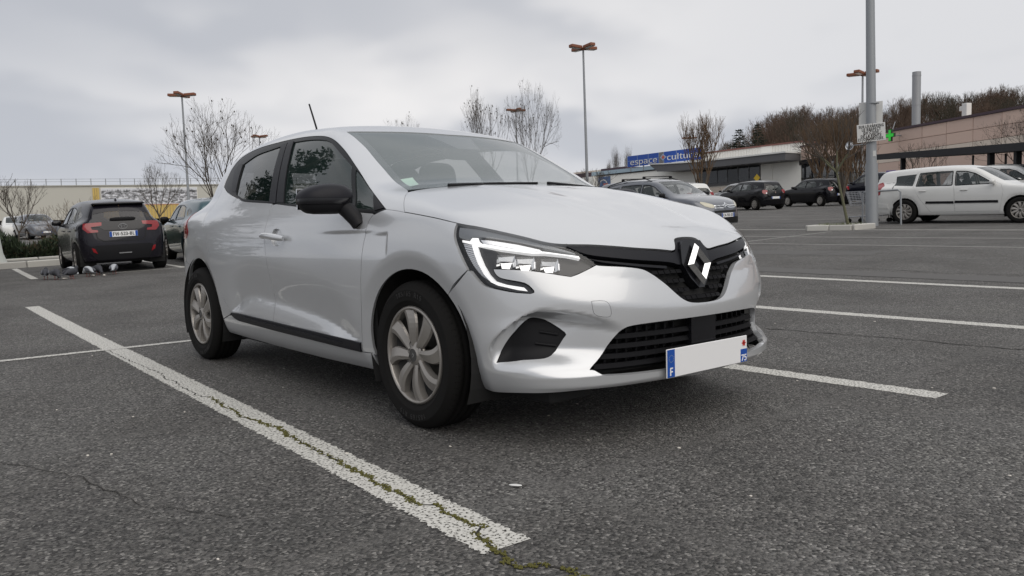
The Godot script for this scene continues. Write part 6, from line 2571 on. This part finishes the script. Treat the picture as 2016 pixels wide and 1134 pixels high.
func street_things() -> void:
	# lamp posts (the near one carries the notice)
	lamp_post("tall lamp post with brown heads beside the big bare tree", on(-60.1, -17.6), 10.0, .5, 4, Vector2(-.010, .006))
	lamp_post("tall lamp post with brown heads above the car's windscreen", on(-34.5, -35.1), 10.6, 1.1, 4, Vector2(-.008, .008))
	lamp_post("distant lamp post with brown heads past the big bare tree", on(-87.8, -34.9), 9.6, .2, 4)
	lamp_post("distant lamp post with brown heads among the plane tree twigs", on(-61.3, -51.8), 10.2, .9, 4)
	lamp_post("distant lamp post by the upright bare tree", on(-70.3, -92.6), 9.3, .4, 4)
	lamp_post("lamp post with brown heads before the pink store", on(-23.9, -51.1), 8.4, 1.3, 4)
	var np := lamp_post("thick galvanised lamp post carrying the white parking notice", on(-7.08, -17.75), 11.5, .3, 4, Vector2(-.012, .008), .125)
	# its plates
	var view := Basis(Vector3.UP, deg_to_rad(23.0))
	var sg := thing("parking_notice", "white notice in French about respecting traffic rules, strapped to the lamp post", "sign", on(-7.08, -17.75) + V(-.03, 0, 0))
	sg.basis = view
	var b := MB.new()
	b.xf = Transform3D(Basis(Vector3.BACK, .045), V(0, 2.38, .20))
	b.box(Vector3.ZERO, V(.66, .45, .012), .003)
	part("board", b, M.white_metal, sg)
	var rows := ["SUR LE PARKING", "LE RESPECT", "DU CODE", "DE LA ROUTE", "EST OBLIGATOIRE."]
	var wid := [.58, .44, .36, .48, .60]
	for i in 5:
		lettering("text_line", rows[i], .070, M.plate_black, sg, Transform3D(Basis(Vector3.BACK, .045), V(0, 2.38 + .158 - i * .080, .209)), wid[i], .002)
	b = MB.new()
	b.tube([V(0, 2.30, 0), V(0, 2.34, 0)], [.150, .150], 16)
	part("strap", b, M.galvanised, sg)
	var s2 := thing("blank_board", "plain white board behind the lamp post above the notice", "sign", on(-7.08, -17.75))
	s2.basis = view
	b = MB.new()
	b.box(V(-.06, 2.90, -.18), V(.56, .60, .012), .003)
	part("board", b, M.white_metal, s2)
	b = MB.new()
	b.tube([V(0, 3.12, 0), V(0, 3.15, 0)], [.145, .145], 16)
	part("strap", b, M.galvanised, s2)
	var lb := thing("post_label", "small white label on the thick lamp post", "label", on(-7.08, -17.75))
	lb.basis = view
	b = MB.new()
	b.box(V(.05, 1.85, .118), V(.07, .14, .004), .001)
	part("card", b, M.white_metal, lb)
	# a slim post with plates before the entrance
	var pp := thing("plated_post", "slim grey post with white plate and round mirror before the entrance", "post", on(-14.4, -32.6))
	b = MB.new()
	b.tube([V(0, -.2, 0), V(0, 3.0, 0)], [.05, .045], 8)
	part("post", b, M.galvanised, pp)
	b = MB.new()
	b.box(V(0, 1.2, .07), V(.30, .42, .01), .003)
	part("plate", b, M.white_metal, pp)
	b = MB.new()
	b.tube([V(-.9, 2.85, 0), V(0, 2.85, 0)], [.02, .02], 6)
	part("arm", b, M.galvanised, pp)
	b = MB.new()
	b.xf = Transform3D(Basis(), V(-.9, 2.85, .03))
	b.lathe([Vector2(.001, .05), Vector2(.12, .035), Vector2(.2, .0), Vector2(.001, -.03)], 18)
	part("mirror", b, M.reflector, pp)
	# island of the leaning tree
	kerb_run("tree_island", "white kerb stones round the leaning tree's island", [Vector2(-7.75, -15.75), Vector2(-6.75, -16.05), Vector2(-6.55, -16.75), Vector2(-7.6, -16.5), Vector2(-7.75, -15.75)], .14, .13, .65, [M.kerb_white, M.kerb_white2])
	tag(mark("island_soil", sheet(PackedVector2Array([Vector2(-7.7, -15.8), Vector2(-6.8, -16.08), Vector2(-6.6, -16.7), Vector2(-7.55, -16.45)]), .09, .4), M.soil), "", "", "", "structure")
	tuft("grass", "green grass and moss inside the leaning tree's island", [Vector2(-7.65, -15.8), Vector2(-6.8, -16.1), Vector2(-6.62, -16.62), Vector2(-7.5, -16.4)], .09, 900, .10, M.grass, "grass")
	# kerbs, bed and hedge on the left
	kerb_run("kerb", "white painted kerb in front of the dark grey hatchback", [Vector2(-20.4, 7.0), Vector2(-19.7, .3), Vector2(-19.1, -5.5), Vector2(-18.6, -10.0)], .22, .15, 1.0, [M.kerb_white, M.kerb_white2])
	kerb_run("kerb", "second white kerb along the juniper hedge", [Vector2(-22.6, 4.0), Vector2(-22.0, -.2), Vector2(-21.5, -4.5)], .20, .14, 1.0, [M.kerb_white2, M.kerb_white])
	mark("verge", sheet(PackedVector2Array([Vector2(-20.3, 7.0), Vector2(-19.6, .3), Vector2(-19.0, -5.5), Vector2(-21.4, -4.5), Vector2(-21.9, -.2), Vector2(-22.5, 4.0)]), .09, .8), M.verge)
	tuft("grass", "thin strip of grass between the two white kerbs", [Vector2(-19.95, 2.0), Vector2(-19.75, .3), Vector2(-19.3, -4.5), Vector2(-19.8, -4.5), Vector2(-20.25, .3), Vector2(-20.4, 2.0)], .09, 1500, .05, M.grass, "grass")
	var hd := thing("juniper_hedge", "low dark green juniper hedge behind the white kerb", "hedge", on(-23.4, -.8))
	var lo := MB.new()
	var hi := MB.new()
	var r := RandomNumberGenerator.new()
	r.seed = 21
	var core := MB.new()
	var stems := bare(311, .62, .06, 1.0, 4, 0, .10, 1.2, 6)
	for i in 22:
		core.xf = Transform3D(Basis(Vector3.UP, i * 1.7).scaled(V(1.0, .8, 1.0)), V(r.randf_range(-.6, .6), .0, lerpf(-3.3, 3.7, i / 21.0)))
		core.add(stems[0])
		core.add(stems[1])
	part("branches", core, M.twig_brown, hd)
	for i in 19000:
		var z := r.randf_range(-3.6, 4.0)
		var a := r.randf_range(-.3, PI * .95)
		var rr := r.randf_range(.45, 1.08)
		var hump := .62 + .14 * sin(z * 2.1) + .10 * sin(z * 5.3 + 1.0)
		var p := V(cos(a) * 1.0 * rr, maxf(.02, sin(a) * hump * rr), z)
		var d := (V(cos(a), sin(a) + .35, 0) + V(r.randf_range(-.8, .8), r.randf_range(-.4, .5), r.randf_range(-.9, .9))).normalized()
		var s := d.cross(Vector3.UP).normalized().rotated(d, r.randf_range(-1.2, 1.2))
		var l := r.randf_range(.08, .19)
		(lo if r.randf() < .55 else hi).face([p - s * l * .14, p + d * l, p + s * l * .14, p - d * l * .1], d.cross(s))
	part("foliage", lo, M.juniper_dark, hd)
	part("foliage", hi, M.juniper, hd)
	var bu := bare(205, 1.5, .15, .9, 5, 0, .05, .7, 7)
	var bm := thing("brown_bush", "leafless brown bush at the end of the juniper hedge", "bush", on(-22.9, -2.3))
	inst("stems", bu[0].mesh(M.twig_brown), bm)
	inst("twigs", bu[1].mesh(M.twig_brown), bm)
	# white flared post at the picture's left edge
	var wp := thing("concrete_post", "pale flared concrete post standing on the verge", "post", on(-20.9, -.06))
	b = MB.new()
	b.lathe([Vector2(.42, 0), Vector2(.40, .06), Vector2(.30, .35), Vector2(.25, .8), Vector2(.22, 1.9), Vector2(.20, 2.6), Vector2(.001, 2.62)], 24)
	b.xf = Transform3D()
	var rot := MB.new()
	rot.xf = Transform3D(Basis(Vector3.RIGHT, -PI / 2), Vector3.ZERO)
	rot.add(b)
	part("shaft", rot, M.pale_concrete, wp)
	b = MB.new()
	b.tube([V(.20, 1.15, -.17), V(.22, 1.15, -.24), V(.22, 1.62, -.24)], [.012, .012, .012], 6)
	part("hook", b, M.galvanised, wp)
	# trolleys, rail, shelter
	trolley("shopping trolley with purple handle at the front of the nested row", on(-8.25, -19.6), deg_to_rad(200.0))
	trolley("shopping trolley pushed into the first one beside the lamp post", on(-7.95, -19.75), deg_to_rad(200.0))
	trolley("shopping trolley half hidden by the thick lamp post", on(-7.2, -20.2), deg_to_rad(200.0))
	var rl := thing("hoop_rail", "low galvanised hoop rail beside the thick lamp post", "rail", on(-7.0, -18.2))
	b = MB.new()
	b.tube(V3s([-.50, -.1, .1, -.50, .82, .1, -.44, .88, .1, .36, .90, .0, .44, .84, .0, .46, -.1, .0]), [.024, .024, .024, .024, .024, .024], 8)
	part("tube", b, M.galvanised, rl)
	var e := V(-.7024, 0, -.7118)
	var sh := frame_node("trolley_shelter", "long black steel trolley shelter behind the white estate", "shelter", V(-5.64, 0, -24.13), e)
	var bm2 := MB.new()
	bm2.xf = Transform3D(Basis(V(-1, -.055, 0).normalized(), V(-.055, 1, 0).normalized(), V(0, 0, -1)), V(0, 0, 0))
	slab_tilt(sh, "roof", -9.0, 12.0, 2.20, 3.46, .16, -2.6, .05, M.dark_metal)
	slab_tilt(sh, "fascia", -9.0, 12.05, 2.16, 3.42, .24, .05, .15, M.dark_metal)
	for q in [[9.4, .16], [2.2, .17], [.6, .17], [-5.5, .17]]:
		slab(sh, "post", q[0] - q[1] * .5, q[0] + q[1] * .5, .5, 2.72 + q[0] * .06, -.2, -.04, M.dark_metal)
	for q in [8.55, 6.05, 5.15, 3.25]:
		slab(sh, "thin_post", q - .03, q + .03, .6, 2.72 + q * .06, -2.5, -2.44, M.dark_metal)
	for k in 4:
		slab(sh, "side_pane", 3.4 + k * 1.5, 4.7 + k * 1.5, 1.2, 2.3, -2.47, -2.455, M.lens)
	slab_tilt(sh, "rail", -4.0, 8.0, 1.72, 2.22, .10, -2.42, -2.36, M.dark_metal)
	var ps := thing("purple_sign", "small purple notice on a short post near the trolleys", "sign", on(-14.8, -35.6))
	b = MB.new()
	b.box(V(0, 1.35, 0), V(.46, .62, .04), .01)
	part("board", b, M.purple_board, ps)
	b = MB.new()
	b.box(V(0, 1.40, .023), V(.30, .26, .004), .001)
	part("print", b, M.white_metal, ps)
	b = MB.new()
	b.tube([V(0, -.1, -.02), V(0, 1.1, -.02)], [.03, .03], 6)
	part("post", b, M.galvanised, ps)
	# pigeons
	var pg := [[-14.25, -.18, 2.9, .2, 0, 0, "dark grey pigeon with spread tail furthest from the lamp post"], [-13.95, -.30, .1, .95, 0, 0, "dark grey pigeon pecking at the crust"], [-13.75, -.52, 2.2, .1, 0, 1, "slate pigeon standing upright over the crumbs"], [-14.35, -.62, .5, .9, 1, 1, "pied pigeon pecking behind the upright one"], [-14.05, -.86, 3.4, .8, 1, 0, "black and white pigeon with head down"], [-14.3, -1.08, .2, .95, 0, 1, "grey pigeon pecking next to the pale one"], [-14.15, -1.34, 2.75, .5, 1, 0, "pale pigeon with dark tail at the end of the flock"]]
	for q in pg:
		pigeon(q[6], on(q[0], q[1]), q[2], M.bird_pale if q[4] else M.bird_dark, M.bird_dark if q[5] else M.bird_mid, q[3])
	for q in [[-13.85, -.42, .05], [-14.1, -.95, .03], [-13.9, -1.1, .025]]:
		b = MB.new()
		b.blob(V(0, .012, 0), V(q[2] * 1.5, .014, q[2]), .8, .8, 8, 5)
		var cr := part("bread_crust", b, M.litter, self)
		cr.position = on(q[0], q[1])
		tag(cr, {.05: "largest pale bread crust under the upright pigeon", .03: "small bread crust by the black and white pigeon", .025: "smallest bread crust near the pale pigeon"}[q[2]], "bread", "bread crusts")
	ground_more()

func slab_tilt(t: Node3D, called: String, t0: float, t1: float, ya: float, yb: float, h: float, z0: float, z1: float, mat: Material) -> void:
	var b := MB.new()
	var p := V2s([-t0, ya, -t1, yb, -t1, yb + h, -t0, ya + h])
	b.prism(p, z0, z1)
	part(called, b, mat, t)

func tuft(called: String, label: String, poly: Array, up: float, n: int, h: float, mat: Material, cat: String) -> void:
	var pv := PackedVector2Array(poly)
	var lo := pv[0]
	var hi := pv[0]
	for p in pv:
		lo = lo.min(p)
		hi = hi.max(p)
	var r := RandomNumberGenerator.new()
	r.seed = n
	var b := MB.new()
	for i in n:
		var p := Vector2(r.randf_range(lo.x, hi.x), r.randf_range(lo.y, hi.y))
		if not Geometry2D.is_point_in_polygon(p, pv): continue
		var c := on(p.x, p.y, up)
		var a := r.randf() * TAU
		var s := V(cos(a), 0, sin(a)) * .004
		var l := h * r.randf_range(.5, 1.2)
		b.face([c - s, c + s, c + V(r.randf_range(-.03, .03), l, r.randf_range(-.03, .03))], V(-sin(a), .3, cos(a)).normalized())
	tag(part(called, b, mat, self), label, cat, "", "stuff")

func ground_more() -> void:
	# worn lines further off
	for a in [[Vector2(-12.5, -11.35), Vector2(5.0, -11.55), .11], [Vector2(-12.5, -13.4), Vector2(5.0, -13.6), .11], [Vector2(-14.0, -16.2), Vector2(5.0, -15.9), .11], [Vector2(-6.92, -11.4), Vector2(-6.92, -15.4), .09], [Vector2(-24.0, -19.2), Vector2(-12.0, -19.0), .10], [Vector2(-26.0, -22.0), Vector2(-10.0, -21.8), .10], [Vector2(-26.0, -25.0), Vector2(-12.0, -24.6), .10], [Vector2(-20.0, -31.0), Vector2(-10.0, -31.2), .10]]:
		mark("bay_line", sheet(ragged(a[0], a[1], a[2], .008, .08), .004, .8), M.road_paint if a[0].x == -14.0 else M.road_paint_worn)
	for a in [[Vector2(-19.2, -.35), Vector2(-14.6, -.05), .12], [Vector2(-19.0, -3.0), Vector2(-14.4, -2.75), .12], [Vector2(-18.8, -5.6), Vector2(-14.2, -5.35), .12], [Vector2(-14.55, -1.45), Vector2(-14.30, -3.6), .07]]:
		mark("bay_line", sheet(ragged(a[0], a[1], a[2], .008, .06), .004, .8), M.road_paint)
	# cracks and a patched seam
	var lines := [[Vector2(-.69, -2.62), Vector2(-.2, -2.66), Vector2(.35, -2.74), Vector2(.7, -2.72), Vector2(1.1, -2.74), Vector2(1.9, -2.80), Vector2(3.0, -2.9)],
		[Vector2(-5.4, -7.9), Vector2(-4.5, -8.1), Vector2(-4.1, -8.8), Vector2(-3.86, -10.0), Vector2(-3.3, -10.1)], [Vector2(-2.9, -9.4), Vector2(-1.6, -9.2), Vector2(-.4, -9.35), Vector2(1.5, -9.3)], [Vector2(-2.5, -7.6), Vector2(-1.2, -7.4), Vector2(.2, -7.5), Vector2(1.6, -7.3)], [Vector2(-4.9, -6.6), Vector2(-3.0, -6.7), Vector2(-1.0, -6.65), Vector2(2.0, -6.75)],
		[Vector2(-.9, 2.3), Vector2(-.3, 2.05), Vector2(.2, 1.95), Vector2(.55, 1.75)]]
	for L in lines:
		var fine := []
		var wid := []
		for i in L.size() - 1:
			var n := maxi(1, int(L[i].distance_to(L[i + 1]) / .05))
			for k in n:
				fine.append(L[i].lerp(L[i + 1], float(k) / n) + Vector2(rng.randf_range(-.014, .014), rng.randf_range(-.014, .014)))
				wid.append(rng.randf_range(.003, .011) * (.25 if L[0].y > 2.0 else 1.0))
		mark("crack", sheet(thick_path(fine, wid), .003, .6), M.crack)
	mark("asphalt_patch", sheet(ragged(Vector2(-7.0, -6.9), Vector2(6.0, -7.05), .55, .03, .12), .002, .8), M.patch)
	mark("asphalt_patch", sheet(ragged(Vector2(-7.5, -9.0), Vector2(-3.2, -9.9), .8, .05, .12), .002, .8), M.patch)
	# flecks of litter and pale chips on the asphalt
	var b := MB.new()
	var r := RandomNumberGenerator.new()
	r.seed = 77
	for i in 130:
		var x := r.randf_range(-6.0, 3.2)
		var z := r.randf_range(-4.0, 2.6)
		var s := r.randf_range(.002, .0065)
		b.blob(on(x, z, .001), V(s * r.randf_range(1.0, 2.2), s * .5, s), .8, .8, 6, 4)
	tag(part("litter_flecks", b, M.litter, self), "tiny pale flecks and chips scattered over the asphalt", "litter", "", "stuff")
	var f := thing("feather", "small white feather lying beside the cracked bay line", "feather", on(.86, 1.03, .004), .6)
	b = MB.new()
	b.blob(V(0, .003, 0), V(.024, .003, .008), 1, 1, 10, 5)
	part("vane", b, M.white_metal, f)
	b = MB.new()
	b.tube([V(.02, .004, 0), V(.036, .003, .004)], [.002, .0015], 5)
	part("quill", b, M.bird_beak, f)
